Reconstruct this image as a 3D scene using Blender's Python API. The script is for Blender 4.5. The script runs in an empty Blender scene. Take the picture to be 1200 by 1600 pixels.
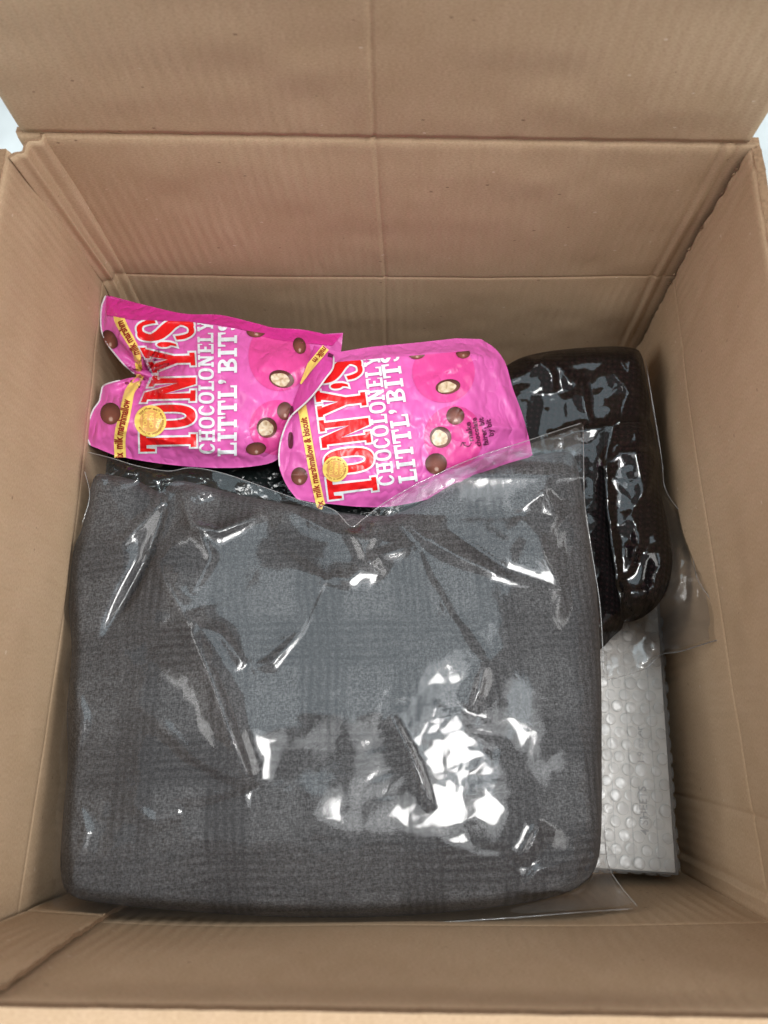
import bpy, bmesh, math, random
import numpy as np
from mathutils import Vector, Matrix
from mathutils.geometry import tessellate_polygon

random.seed(7)
rng = np.random.default_rng(7)
sc = bpy.context.scene
col = sc.collection

# ------------------------------------------------------------------ camera
CAM = np.array([-0.0024, -0.1188, 0.5574])
ROT = (math.radians(19.016), math.radians(0.549), math.radians(-0.047))
FPX = 1123.0                                   # focal length in photograph pixels (1200 x 1600)
cam = bpy.data.cameras.new('camera')
cam.sensor_fit = 'VERTICAL'
cam.sensor_height = 36.0
cam.lens = FPX / 1600 * 36.0
cam.clip_start = 0.01
cam.clip_end = 50
cam.dof.use_dof = True
cam.dof.focus_distance = 0.455
cam.dof.aperture_fstop = 6.5
camo = bpy.data.objects.new('camera', cam)
col.objects.link(camo)
camo.location = CAM
camo.rotation_euler = ROT
sc.camera = camo
MROT = np.array(camo.rotation_euler.to_matrix())


def px(x, y, z):
    """the point at height z that lies at photograph pixel x, y (arrays welcome)"""
    x, y, z = np.broadcast_arrays(np.asarray(x, float), np.asarray(y, float), np.asarray(z, float))
    d = np.stack([(x - 600) / FPX, -(y - 800) / FPX, -np.ones_like(x)], -1) @ MROT.T
    t = (z - CAM[2]) / d[..., 2]
    return CAM + d * t[..., None]


# ------------------------------------------------------------------ light
world = bpy.data.worlds.new('World')
sc.world = world
world.use_nodes = True
bg = world.node_tree.nodes['Background']
bg.inputs[0].default_value = (1.0, 0.985, 0.96, 1)
bg.inputs[1].default_value = 0.27


def area(name, loc, target, sx, sy, radiance, color):
    l = bpy.data.lights.new(name, 'AREA')
    l.shape = 'RECTANGLE'
    l.size, l.size_y = sx, sy
    l.energy = radiance * math.pi * sx * sy
    l.color = color
    o = bpy.data.objects.new(name, l)
    col.objects.link(o)
    o.location = loc
    o.rotation_euler = (Vector(target) - Vector(loc)).to_track_quat('-Z', 'Y').to_euler()
    return o


_p = px(705, 1165, 0.135)
_v = (CAM - _p) / np.linalg.norm(CAM - _p)
_r = np.array([-_v[0], -_v[1], _v[2]])
_q = _p + _r * 1.75 + np.array([.20, -.24, 0])
area('ceiling_lamp', tuple(_q), tuple(_p), 0.42, 0.34, 17.0, (1.0, 0.985, 0.96))
area('lamp_halo_fill', tuple(_q + np.array([0, 0, .02])), tuple(_p), 0.80, 0.66, 2.0, (0.95, 0.98, 1.0))  # added wider, dimmer lamp round the ceiling lamp, softens its highlight edges
area('ceiling_panel', (0.0, 0.36, 1.95), (0.0, 0.1, 0.1), 1.15, 0.95, 1.25, (0.72, 0.90, 1.0))
area('left_fill', (-2.0, 0.25, 1.75), (0.1, 0.0, 0.15), 1.5, 1.3, 2.6, (1.0, 0.985, 0.96))  # added fill light to brighten the box's side walls, no known window
area('right_fill', (2.0, 0.15, 1.75), (-0.1, 0.0, 0.15), 1.5, 1.3, 2.6, (1.0, 0.985, 0.96))  # matching fill added on the other side, no known window either

sc.view_settings.view_transform = 'Standard'
sc.view_settings.look = 'None'
sc.view_settings.gamma = 1.0
sc.view_settings.exposure = 0.95
sc.view_settings.use_curve_mapping = False
sc.cycles.transparent_max_bounces = 20
sc.cycles.max_bounces = 6
sc.cycles.diffuse_bounces = 5
sc.cycles.use_adaptive_sampling = True
sc.cycles.adaptive_threshold = 0.02
sc.cycles.glossy_bounces = 3
sc.cycles.caustics_reflective = False
sc.cycles.caustics_refractive = False

# ------------------------------------------------------------------ materials


class NT:
    def __init__(self, name):
        self.m = bpy.data.materials.new(name)
        self.m.use_nodes = True
        self.t = self.m.node_tree
        self.t.nodes.clear()
        self.out = self.n('ShaderNodeOutputMaterial')

    def n(self, typ, **kw):
        nd = self.t.nodes.new(typ)
        for k, v in kw.items():
            if k.startswith('i_'):
                nd.inputs[k[2:].replace('_', ' ')].default_value = v
            else:
                setattr(nd, k, v)
        return nd

    def l(self, a, b):
        self.t.links.new(a, b)

    def math(self, op, a, b=None, c=None):
        nd = self.n('ShaderNodeMath', operation=op)
        for i, v in enumerate((a, b, c)):
            if v is None:
                continue
            if isinstance(v, (int, float)):
                nd.inputs[i].default_value = v
            else:
                self.l(v, nd.inputs[i])
        return nd.outputs[0]

    def ramp(self, fac, stops):
        r = self.n('ShaderNodeValToRGB')
        el = r.color_ramp.elements
        while len(el) < len(stops):
            el.new(0.5)
        for e, (p, c) in zip(el, stops):
            e.position = p
            e.color = (c[0], c[1], c[2], 1) if isinstance(c, (tuple, list)) else (c, c, c, 1)
        self.l(fac, r.inputs[0])
        return r.outputs[0]

    def mixc(self, fac, a, b, mode='MIX'):
        m = self.n('ShaderNodeMix', data_type='RGBA', blend_type=mode)
        for i, v in ((0, fac), (6, a), (7, b)):
            if isinstance(v, (int, float)):
                m.inputs[i].default_value = v
            elif isinstance(v, (tuple, list)):
                m.inputs[i].default_value = (v[0], v[1], v[2], 1)
            else:
                self.l(v, m.inputs[i])
        return m.outputs[2]

    def noise(self, vec, scale, detail=2.0, rough=0.5, out=0):
        nd = self.n('ShaderNodeTexNoise')
        nd.inputs['Scale'].default_value = scale
        nd.inputs['Detail'].default_value = detail
        nd.inputs['Roughness'].default_value = rough
        if vec is not None:
            self.l(vec, nd.inputs['Vector'])
        return nd.outputs[out]

    def mapping(self, vec, scale=(1, 1, 1), rot=(0, 0, 0), loc=(0, 0, 0)):
        nd = self.n('ShaderNodeMapping')
        nd.inputs['Scale'].default_value = scale
        nd.inputs['Rotation'].default_value = rot
        nd.inputs['Location'].default_value = loc
        self.l(vec, nd.inputs['Vector'])
        return nd.outputs[0]

    def bump(self, h, dist, strength=1.0, normal=None):
        b = self.n('ShaderNodeBump')
        b.inputs['Strength'].default_value = strength
        b.inputs['Distance'].default_value = dist
        self.l(h, b.inputs['Height'])
        if normal is not None:
            self.l(normal, b.inputs['Normal'])
        return b.outputs[0]

    def principled(self, color=None, rough=0.6, spec=0.5, normal=None, **kw):
        p = self.n('ShaderNodeBsdfPrincipled')
        if isinstance(color, (tuple, list)):
            p.inputs['Base Color'].default_value = (*color, 1)
        elif color is not None:
            self.l(color, p.inputs['Base Color'])
        if isinstance(rough, (int, float)):
            p.inputs['Roughness'].default_value = rough
        else:
            self.l(rough, p.inputs['Roughness'])
        p.inputs['Specular IOR Level'].default_value = spec
        if normal is not None:
            self.l(normal, p.inputs['Normal'])
        for k, v in kw.items():
            p.inputs[k].default_value = v
        return p.outputs[0]

    def done(self, shader):
        self.l(shader, self.out.inputs[0])
        return self.m


def mat_cardboard(name='cardboard', seed=0.0):
    t = NT(name)
    tc = t.n('ShaderNodeUVMap', uv_map='UVMap').outputs[0]
    v = t.mapping(tc, loc=(seed, seed * 1.7, 0))
    big = t.noise(v, 11, 2)
    med = t.noise(t.mapping(v, scale=(1, .5, 1)), 85, 2, 0.6)
    fibre = t.noise(t.mapping(v, scale=(.5, 1.3, 1)), 1150, 1, 0.7)
    a, b = (0.446, 0.315, 0.197), (0.500, 0.361, 0.234)
    c = t.mixc(t.ramp(big, [(.3, 0.0), (.7, 1.0)]), a, b)
    c = t.mixc(t.math('MULTIPLY', t.ramp(med, [(.35, 0.0), (.7, 1.0)]), 0.25), c, (0.56, 0.405, 0.285))
    c = t.mixc(t.math('MULTIPLY', t.ramp(fibre, [(.34, 1.0), (.52, 0.0)]), 0.34), c, (0.31, 0.195, 0.12))
    c = t.mixc(t.math('MULTIPLY', t.ramp(fibre, [(.56, 0.0), (.74, 1.0)]), 0.34), c, (0.62, 0.46, 0.33))
    # recycled-pulp specks, dark and pale
    vo = t.n('ShaderNodeTexVoronoi')
    vo.inputs['Scale'].default_value = 150
    t.l(t.mapping(v, scale=(.6, 1.3, 1)), vo.inputs['Vector'])
    rnd = t.n('ShaderNodeSeparateColor')
    t.l(vo.outputs['Color'], rnd.inputs[0])
    spot = t.math('LESS_THAN', vo.outputs['Distance'], t.math('MULTIPLY', rnd.outputs[2], 0.10))
    dark = t.math('MULTIPLY', spot, t.math('GREATER_THAN', rnd.outputs[0], 0.72))
    pale = t.math('MULTIPLY', spot, t.math('LESS_THAN', rnd.outputs[0], 0.16))
    c = t.mixc(t.math('MULTIPLY', dark, 0.6), c, (0.12, 0.07, 0.04))
    c = t.mixc(t.math('MULTIPLY', pale, 0.6), c, (0.70, 0.58, 0.46))
    # flutes of the corrugation telegraphing through the liner, here and there
    sx = t.n('ShaderNodeSeparateXYZ')
    t.l(v, sx.inputs[0])
    ph = t.math('ADD', t.math('MULTIPLY', sx.outputs[0], 2 * math.pi / 0.0074), t.math('MULTIPLY', big, 9.0))
    fl = t.math('MULTIPLY', t.math('SINE', ph), t.ramp(big, [(.36, 0.0), (.60, 1.0)]))
    hh = t.math('ADD', t.math('MULTIPLY', fl, 0.00015), t.math('MULTIPLY', med, 0.00030))
    return t.done(t.principled(c, 0.80, 0.2, t.bump(hh, 1.0, 1.0)))


def mat_film(name, refl=0.052, haze=0.02, crinkle=0.6, rough=0.045, tint=(1, 1, 1), scale=1.0):
    """thin clear polythene: mostly straight-through, mirror-like at the surface, a trace of milkiness"""
    t = NT(name)
    tc = t.n('ShaderNodeTexCoord').outputs['Object']
    n1 = t.noise(t.mapping(tc, scale=(1, .7, 1)), 45 * scale, 2, 0.6)
    h = t.math('ABSOLUTE', t.math('SUBTRACT', n1, 0.5))
    nrm = t.bump(h, 0.006 * crinkle, 1.0)
    fr = t.n('ShaderNodeFresnel')
    fr.inputs['IOR'].default_value = 1.45
    t.l(nrm, fr.inputs['Normal'])
    fac = t.math('MINIMUM', t.math('MULTIPLY', fr.outputs[0], refl / 0.0337), 0.9)
    tr = t.n('ShaderNodeBsdfTransparent')
    tr.inputs[0].default_value = (0.965 * tint[0], 0.965 * tint[1], 0.965 * tint[2], 1)
    gl = t.n('ShaderNodeBsdfGlossy')
    gl.inputs['Roughness'].default_value = rough
    t.l(nrm, gl.inputs['Normal'])
    df = t.n('ShaderNodeBsdfDiffuse')
    df.inputs[0].default_value = (.85, .86, .87, 1)
    m0 = t.n('ShaderNodeMixShader')
    m0.inputs[0].default_value = haze
    t.l(tr.outputs[0], m0.inputs[1])
    t.l(df.outputs[0], m0.inputs[2])
    m1 = t.n('ShaderNodeMixShader')
    t.l(fac, m1.inputs[0])
    t.l(m0.outputs[0], m1.inputs[1])
    t.l(gl.outputs[0], m1.inputs[2])
    return t.done(m1.outputs[0])


def mat_tweed():
    t = NT('grey_check_suiting')
    tc = t.n('ShaderNodeTexCoord').outputs['Object']
    wob = t.n('ShaderNodeVectorMath', operation='MULTIPLY_ADD')
    t.l(t.noise(tc, 11, 2, out=1), wob.inputs[0])
    wob.inputs[1].default_value = (0.014, 0.014, 0)
    t.l(tc, wob.inputs[2])
    v = t.mapping(wob.outputs[0], rot=(0, 0, math.radians(-3)))
    sx = t.n('ShaderNodeSeparateXYZ')
    t.l(v, sx.inputs[0])

    def lines(c, period, w0, fine):
        ph = t.math('FRACT', t.math('MULTIPLY', c, 1 / period))
        band = t.ramp(ph, [(0.0, 0.0), (.06, 1.0), (w0, 1.0), (w0 + .08, 0.0)])
        th = t.math('SINE', t.math('MULTIPLY', c, 2 * math.pi / fine))
        th = t.math('ADD', t.math('MULTIPLY', th, 0.5), 0.5)
        return band, t.math('MULTIPLY', band, th)
    bx, lx = lines(sx.outputs[0], 0.052, 0.46, 0.0046)
    by, ly = lines(sx.outputs[1], 0.060, 0.44, 0.0046)
    warp = t.noise(t.mapping(v, scale=(1.0, 0.30, 1)), 1900, 0, 0.5)
    weft = t.noise(t.mapping(v, scale=(0.30, 1.0, 1), loc=(3, 1, 0)), 1700, 0, 0.5)
    slub = t.noise(t.mapping(v, scale=(1.0, 0.05, 1)), 700, 1, 0.6)
    slub2 = t.noise(t.mapping(v, scale=(0.05, 1.0, 1)), 700, 1, 0.6)
    fl = t.math('ADD', t.ramp(warp, [(.42, 0.0), (.70, .52)]), t.ramp(weft, [(.42, 0.0), (.70, .52)]))
    st = t.math('ADD', t.ramp(slub, [(.40, 0.0), (.66, .42)]), t.ramp(slub2, [(.40, 0.0), (.66, .42)]))
    fl = t.math('ADD', t.math('MULTIPLY', fl, .85), t.math('MULTIPLY', st, .34))
    ln = t.math('MAXIMUM', lx, ly)
    c = t.mixc(t.math('MINIMUM', fl, 1.0), (0.037, 0.0355, 0.037), (0.182, 0.179, 0.183))
    fade = t.ramp(t.noise(tc, 14, 1), [(.34, 0.35), (.62, 1.0)])
    c = t.mixc(t.math('MULTIPLY', t.math('MULTIPLY', t.math('MAXIMUM', bx, by), fade), 0.30), c, (0.026, 0.024, 0.026))
    c = t.mixc(t.math('MULTIPLY', t.math('MULTIPLY', ln, fade), 0.48), c, (0.020, 0.019, 0.022))
    return t.done(t.principled(c, 0.92, 0.15))


def mat_knit():
    t = NT('dark_waffle_knit')
    tc = t.n('ShaderNodeTexCoord').outputs['Object']
    v = t.mapping(tc, rot=(0, 0, math.radians(8)))
    sx = t.n('ShaderNodeSeparateXYZ')
    t.l(v, sx.inputs[0])
    a = t.math('SINE', t.math('MULTIPLY', sx.outputs[0], 2 * math.pi / 0.0042))
    b = t.math('SINE', t.math('MULTIPLY', sx.outputs[1], 2 * math.pi / 0.0042))
    h = t.math('ADD', t.math('MULTIPLY', a, .5), t.math('MULTIPLY', b, .5))
    m = t.noise(v, 900, 2)
    c = t.mixc(t.ramp(h, [(.35, 0.0), (.8, 1.0)]), (0.002, 0.0012, 0.0014), (0.018, 0.007, 0.008))
    c = t.mixc(t.math('MULTIPLY', m, .2), c, (0.016, 0.008, 0.009))
    return t.done(t.principled(c, 0.95, 0.1, t.bump(h, 0.0007, 0.6)))


def mat_print(name, color, rough=0.34, var=0.06, spec=0.45):
    t = NT(name)
    tc = t.n('ShaderNodeTexCoord').outputs['Object']
    n = t.noise(tc, 60, 1)
    c = t.mixc(n, tuple(x * (1 - var) for x in color), tuple(min(1, x * (1 + var)) for x in color))
    h = t.noise(t.mapping(tc, scale=(1, .6, 1), rot=(0, 0, .5)), 60, 2, 0.6)
    h2 = t.math('ABSOLUTE', t.math('SUBTRACT', h, 0.5))
    return t.done(t.principled(c, rough, spec, t.bump(h2, 0.008, 0.7)))


def mat_attr_print(name, stops, rough=0.36):
    t = NT(name)
    at = t.n('ShaderNodeAttribute', attribute_name='shade')
    c = t.ramp(at.outputs['Fac'], stops)
    tc = t.n('ShaderNodeTexCoord').outputs['Object']
    c = t.mixc(t.math('MULTIPLY', t.noise(tc, 700, 2), .25), c, (0.02, 0.01, 0.01))
    return t.done(t.principled(c, rough, .45))


def mat_plain(name, color, rough=0.6, spec=0.3, nscale=120, var=0.1, bump=0.0):
    t = NT(name)
    tc = t.n('ShaderNodeTexCoord').outputs['Object']
    n = t.noise(tc, nscale, 3)
    c = t.mixc(n, tuple(x * (1 - var) for x in color), tuple(min(1, x * (1 + var)) for x in color))
    return t.done(t.principled(c, rough, spec, t.bump(n, bump, .6) if bump else None))


M = {}
M['card'] = mat_cardboard('cardboard_liner')
M['card_flap'] = mat_cardboard('cardboard_liner_flap', seed=4.3)
M['card_side'] = mat_cardboard('cardboard_liner_side', seed=9.1)
M['card_edge'] = mat_plain('cardboard_cut_edge', (0.24, 0.155, 0.095), .9, .1, 500, .4, .0006)
M['film'] = mat_film('clear_polythene', refl=0.040, haze=0.010, crinkle=0.07, rough=0.085)
M['film_dark'] = mat_film('clear_cellophane', refl=0.042, haze=0.002, crinkle=0.22, rough=0.03, scale=.9)
M['film_loose'] = mat_film('polythene_loose_end', refl=0.05, haze=0.05, crinkle=0.3, rough=0.06)
M['film_hem'] = mat_film('polythene_sealed_edge', refl=0.10, haze=0.16, crinkle=0.3)
M['tweed'] = mat_tweed()
M['knit'] = mat_knit()
M['pink'] = mat_print('pink_pouch_print', (0.66, 0.115, 0.41), 0.31)
M['pink_deep'] = mat_print('deep_pink_pouch_print', (0.62, 0.030, 0.27), 0.33)
M['pink_back'] = mat_print('pouch_reverse_print', (0.55, 0.055, 0.30), 0.4)
M['circle'] = mat_print('magenta_circle_print', (0.65, 0.062, 0.28), 0.31)
M['red'] = mat_print('red_print', (0.72, 0.008, 0.012), 0.28)
M['white'] = mat_print('white_print', (0.70, 0.74, 0.77), 0.35, .02)
M['yellow'] = mat_print('yellow_print', (0.86, 0.64, 0.15), 0.35)
M['tan'] = mat_print('tan_seal_print', (0.70, 0.36, 0.11), 0.35)
M['maroon'] = mat_print('maroon_lettering', (0.28, 0.012, 0.012), 0.4)
M['plum'] = mat_print('plum_lettering', (0.10, 0.008, 0.05), 0.4)
M['slot'] = mat_print('dark_slot', (0.10, 0.006, 0.03), 0.5)
M['choc'] = mat_attr_print('printed_chocolate', [(0.0, (.04, .010, .008)), (.45, (.13, .035, .025)), (.8, (.25, .085, .06)), (1.0, (.62, .42, .35))])
M['biscuit'] = mat_attr_print('printed_biscuit', [(0.0, (.30, .17, .08)), (.5, (.62, .47, .30)), (1.0, (.78, .68, .52))])
M['silver'] = mat_plain('pouch_cut_edge', (.62, .60, .62), .35, .5)
M['mailer'] = NT('dark_polythene')
M['whitebox'] = mat_plain('white_carton', (.92, .87, .81), .55, .3, 90, .03)
M['greyprint'] = mat_plain('grey_lettering', (.48, .46, .45), .6)
M['paleprint'] = mat_plain('pale_grey_rule', (.68, .65, .62), .6)
M['bubble'] = mat_film('bubble_film', refl=0.05, haze=0.17, crinkle=0.2, rough=.28, scale=2.0, tint=(1.03, 1.03, 1.03))
M['floor'] = mat_plain('pale_floor', (.50, .56, .58), .6, .3, 14, .35)
t = M['mailer']
_tc = t.n('ShaderNodeTexCoord').outputs['Object']
_h = t.math('ABSOLUTE', t.math('SUBTRACT', t.noise(_tc, 60, 3), .5))
M['mailer'] = t.done(t.principled((0.012, 0.018, 0.018), 0.22, 0.6, t.bump(_h, 0.006, 0.8)))

# ------------------------------------------------------------------ helpers


def link(name, me, mat, parent=None, smooth=True):
    o = bpy.data.objects.new(name, me)
    col.objects.link(o)
    if mat is not None and not me.materials:
        me.materials.append(mat)
    if parent is not None:
        o.parent = parent
    if smooth:
        me.polygons.foreach_set('use_smooth', [True] * len(me.polygons))
    return o


def mesh(name, V, F, mat, parent=None, smooth=True, uv=None, shade=None):
    me = bpy.data.meshes.new(name)
    me.from_pydata([tuple(map(float, v)) for v in V], [], [tuple(map(int, f)) for f in F])
    me.update()
    if uv is not None:
        ul = me.uv_layers.new(name='UVMap')
        vi = np.empty(len(me.loops), int)
        me.loops.foreach_get('vertex_index', vi)
        ul.data.foreach_set('uv', np.asarray(uv, float)[vi].ravel())
    if shade is not None:
        a = me.attributes.new('shade', 'FLOAT', 'POINT')
        a.data.foreach_set('value', np.asarray(shade, float))
    return link(name, me, mat, parent, smooth)


def empty(name, loc=(0, 0, 0)):
    o = bpy.data.objects.new(name, None)
    o.empty_display_size = 0.02
    col.objects.link(o)
    o.location = loc
    return o


def tag(o, label=None, cat=None, group=None, kind=None):
    if label:
        o['label'] = label
    if cat:
        o['category'] = cat
    if group:
        o['group'] = group
    if kind:
        o['kind'] = kind
    return o


def keep(o, root):
    """parent without moving (all meshes are built in world coordinates)"""
    o.parent = root
    o.matrix_parent_inverse = Matrix.Translation(-Vector(root.location))
    return o


def seg_dist(P, poly, closed=True):
    """distance of points to a polyline, and the running fraction 0..1 of the nearest place on it"""
    P = np.asarray(P, float)
    A = np.asarray(poly, float)
    B = np.roll(A, -1, 0) if closed else A[1:]
    A = A if closed else A[:-1]
    L = np.linalg.norm(B - A, axis=1) + 1e-9
    cum = np.concatenate([[0], np.cumsum(L)])
    best = np.full(len(P), 1e9)
    frac = np.zeros(len(P))
    side = np.zeros(len(P))
    for a, b, l, c in zip(A, B, L, cum):
        d = (b - a) / l
        r = P - a
        tt = np.clip(r @ d, 0, l)
        q = r - tt[:, None] * d
        dist = np.hypot(q[:, 0], q[:, 1])
        m = dist < best
        best[m] = dist[m]
        frac[m] = ((c + tt) / cum[-1])[m]
        side[m] = (d[0] * r[:, 1] - d[1] * r[:, 0])[m]
    return best, frac, side


def inside(P, poly):
    P = np.asarray(P, float)
    A = np.asarray(poly, float)
    B = np.roll(A, -1, 0)
    r = np.zeros(len(P), bool)
    for (x0, y0), (x1, y1) in zip(A, B):
        c = (y0 > P[:, 1]) != (y1 > P[:, 1])
        if y1 != y0:
            r ^= c & (P[:, 0] < (x1 - x0) * (P[:, 1] - y0) / (y1 - y0) + x0)
    return r


def crease(P, line, amp, w_left, w_right=None, p=1.0):
    """a fold in a sheet: sharp along the line, falling off on either side, fading at its ends"""
    w_right = w_right or w_left
    d, f, s = seg_dist(P, line, False)
    w = np.where(s > 0, w_left, w_right)
    tp = np.clip(np.sin(np.pi * np.clip(f, 0, 1)), 0, 1) ** 0.5
    return amp * tp * np.exp(-((np.sqrt(d * d + 1.0) - 1.0) / w) ** p)


def smooth_poly(pts, n=6):
    """closed Catmull-Rom through the points"""
    P = np.asarray(pts, float)
    out = []
    N = len(P)
    for i in range(N):
        p0, p1, p2, p3 = P[i - 1], P[i], P[(i + 1) % N], P[(i + 2) % N]
        for k in range(n):
            u = k / n
            out.append(0.5 * (2 * p1 + (p2 - p0) * u + (2 * p0 - 5 * p1 + 4 * p2 - p3) * u * u + (3 * p1 - p0 - 3 * p2 + p3) * u ** 3))
    return np.array(out)


def smooth_line(pts, n=6):
    P = np.asarray(pts, float)
    P = np.vstack([2 * P[0] - P[1], P, 2 * P[-1] - P[-2]])
    out = []
    for i in range(1, len(P) - 2):
        p0, p1, p2, p3 = P[i - 1], P[i], P[i + 1], P[i + 2]
        for k in range(n):
            u = k / n
            out.append(0.5 * (2 * p1 + (p2 - p0) * u + (2 * p0 - 5 * p1 + 4 * p2 - p3) * u * u + (3 * p1 - p0 - 3 * p2 + p3) * u ** 3))
    out.append(P[-2])
    return np.array(out)


def vnoise(P, scale, seed=0):
    """smooth value noise in -1..1"""
    r = np.random.default_rng(seed)
    T = r.uniform(-1, 1, (64, 64))
    q = np.asarray(P, float) / scale
    i = np.floor(q).astype(int)
    f = q - i
    f = f * f * (3 - 2 * f)
    x0, y0 = i[:, 0] % 64, i[:, 1] % 64
    x1, y1 = (x0 + 1) % 64, (y0 + 1) % 64
    a = T[x0, y0] * (1 - f[:, 0]) + T[x1, y0] * f[:, 0]
    b = T[x0, y1] * (1 - f[:, 0]) + T[x1, y1] * f[:, 0]
    return a * (1 - f[:, 1]) + b * f[:, 1]


def clip_half(poly, ax, val, keep_less):
    out = []
    n = len(poly)
    for i in range(n):
        a, b = poly[i], poly[(i + 1) % n]
        da = (val - a[ax]) if keep_less else (a[ax] - val)
        db = (val - b[ax]) if keep_less else (b[ax] - val)
        if da >= 0:
            out.append(a)
        if (da > 0 and db < 0) or (da < 0 and db > 0):
            u = da / (da - db)
            out.append((a[0] + (b[0] - a[0]) * u, a[1] + (b[1] - a[1]) * u))
    return out


def clip_line(poly, p, nrm):
    """keep the side of the line through p that nrm points to"""
    out = []
    n = len(poly)
    for i in range(n):
        a, b = poly[i], poly[(i + 1) % n]
        da = (a[0] - p[0]) * nrm[0] + (a[1] - p[1]) * nrm[1]
        db = (b[0] - p[0]) * nrm[0] + (b[1] - p[1]) * nrm[1]
        if da >= 0:
            out.append(a)
        if (da > 0 and db < 0) or (da < 0 and db > 0):
            u = da / (da - db)
            out.append((a[0] + (b[0] - a[0]) * u, a[1] + (b[1] - a[1]) * u))
    return out


class Cells:
    def __init__(self):
        self.v, self.k, self.f = [], {}, []

    def add(self, poly):
        idx = []
        for x, y in poly:
            k = (round(x * 30), round(y * 30))
            i = self.k.get(k)
            if i is None:
                i = self.k[k] = len(self.v)
                self.v.append((x, y))
            if not idx or idx[-1] != i:
                idx.append(i)
        if len(idx) > 1 and idx[0] == idx[-1]:
            idx.pop()
        if len(set(idx)) >= 3 and len(set(idx)) == len(idx):
            self.f.append(idx)

    def tri(self, poly, step):
        x0 = min(p[0] for p in poly)
        x1 = max(p[0] for p in poly)
        for i in range(math.floor(x0 / step), math.floor(x1 / step) + 1):
            c = clip_half(clip_half(poly, 0, i * step, False), 0, (i + 1) * step, True)
            if len(c) < 3:
                continue
            y0 = min(p[1] for p in c)
            y1 = max(p[1] for p in c)
            for j in range(math.floor(y0 / step), math.floor(y1 / step) + 1):
                q = clip_half(clip_half(c, 1, j * step, False), 1, (j + 1) * step, True)
                if len(q) >= 3:
                    ar = abs(sum(q[k - 1][0] * q[k][1] - q[k][0] * q[k - 1][1] for k in range(len(q)))) / 2
                    if ar > 0.04:
                        self.add(q)


def tess(loops):
    """triangles of a polygon with holes"""
    pts = [tuple(p) for l in loops for p in l]
    tr = tessellate_polygon([[Vector((p[0], p[1], 0)) for p in l] for l in loops])
    return [[pts[i] for i in t_] for t_ in tr]


def fill_poly(poly, step):
    """cut a polygon into grid cells: whole squares inside, clipped pieces along the rim"""
    poly = np.asarray(poly, float)
    cs = Cells()
    i0, j0 = np.floor(poly.min(0) / step).astype(int)
    i1, j1 = np.floor(poly.max(0) / step).astype(int)
    gx, gy = np.meshgrid(np.arange(i0, i1 + 2), np.arange(j0, j1 + 2), indexing='ij')
    ins = inside(np.stack([gx.ravel() * step, gy.ravel() * step], 1), poly).reshape(gx.shape)
    rim = set()
    for a, b in zip(poly, np.roll(poly, -1, 0)):
        n = max(2, int(np.hypot(*(b - a)) / step * 8))
        for u in np.linspace(0, 1, n):
            q = a + (b - a) * u
            rim.add((int(math.floor(q[0] / step)), int(math.floor(q[1] / step))))
    full = ins[:-1, :-1] & ins[1:, :-1] & ins[:-1, 1:] & ins[1:, 1:]
    for i in range(full.shape[0]):
        for j in range(full.shape[1]):
            if not full[i, j]:
                if ins[i, j] or ins[i + 1, j] or ins[i, j + 1] or ins[i + 1, j + 1]:
                    rim.add((i + i0, j + j0))
            elif (i + i0, j + j0) not in rim:
                x, y = (i + i0) * step, (j + j0) * step
                cs.add([(x, y), (x + step, y), (x + step, y + step), (x, y + step)])
    tris = tess([poly])
    tb = [(min(p[0] for p in t_), max(p[0] for p in t_), min(p[1] for p in t_), max(p[1] for p in t_)) for t_ in tris]
    for (i, j) in rim:
        x, y = i * step, j * step
        for t_, (a, b, c, d) in zip(tris, tb):
            if b < x or a > x + step or d < y or c > y + step:
                continue
            q = t_
            for ax, val, kl in ((0, x, False), (0, x + step, True), (1, y, False), (1, y + step, True)):
                q = clip_half(q, ax, val, kl)
                if len(q) < 3:
                    break
            if len(q) >= 3:
                ar = abs(sum(q[k - 1][0] * q[k][1] - q[k][0] * q[k - 1][1] for k in range(len(q)))) / 2
                if ar > 0.04:
                    cs.add(q)
    return cs


def orient(V, F):
    """faces wound so that they face up"""
    X, Y = V[:, 0].tolist(), V[:, 1].tolist()
    out = []
    for f in F:
        ar = 0.0
        for k in range(len(f)):
            i, j = f[k - 1], f[k]
            ar += X[i] * Y[j] - X[j] * Y[i]
        out.append(f if ar >= 0 else f[::-1])
    return out


def sheet(name, poly, zf, step, mat, parent, skirt=None, dz=0.0, rim=None):
    """a surface over a pixel outline at heights zf(points); skirt = (depth, inset fraction) closes it below"""
    cs = fill_poly(poly, step)
    P = np.array(cs.v)
    V = px(P[:, 0], P[:, 1], zf(P) + dz)
    F = orient(V, cs.f)
    V = list(V)
    if skirt:
        depth, prof = skirt
        poly = np.asarray(poly, float)
        loop = []
        for a, b in zip(poly, np.roll(poly, -1, 0)):
            n = max(1, int(np.hypot(*(b - a)) / (step * 2)))
            for k in range(n):
                loop.append(a + (b - a) * k / n)
        loop = np.array(loop)
        B = px(loop[:, 0], loop[:, 1], zf(loop) + dz)
        cen = B.mean(0)
        base = len(V)
        n = len(B)
        for (fz, inset) in prof:
            R_ = B.copy()
            dirc = B[:, :2] - cen[:2]
            dl = np.linalg.norm(dirc, axis=1, keepdims=True)
            R_[:, :2] -= dirc / dl * inset
            R_[:, 2] = np.maximum(B[:, 2] - depth * fz, 0.002)
            V += list(R_)
        for r in range(len(prof) - 1):
            for k in range(n):
                a, b = base + r * n + k, base + r * n + (k + 1) % n
                F.append([a, b, b + n, a + n])
        F.append([base + (len(prof) - 1) * n + k for k in range(n)])
    o = mesh(name, V, F, mat, None)
    if parent is not None:
        keep(o, parent)
    return o


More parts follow.
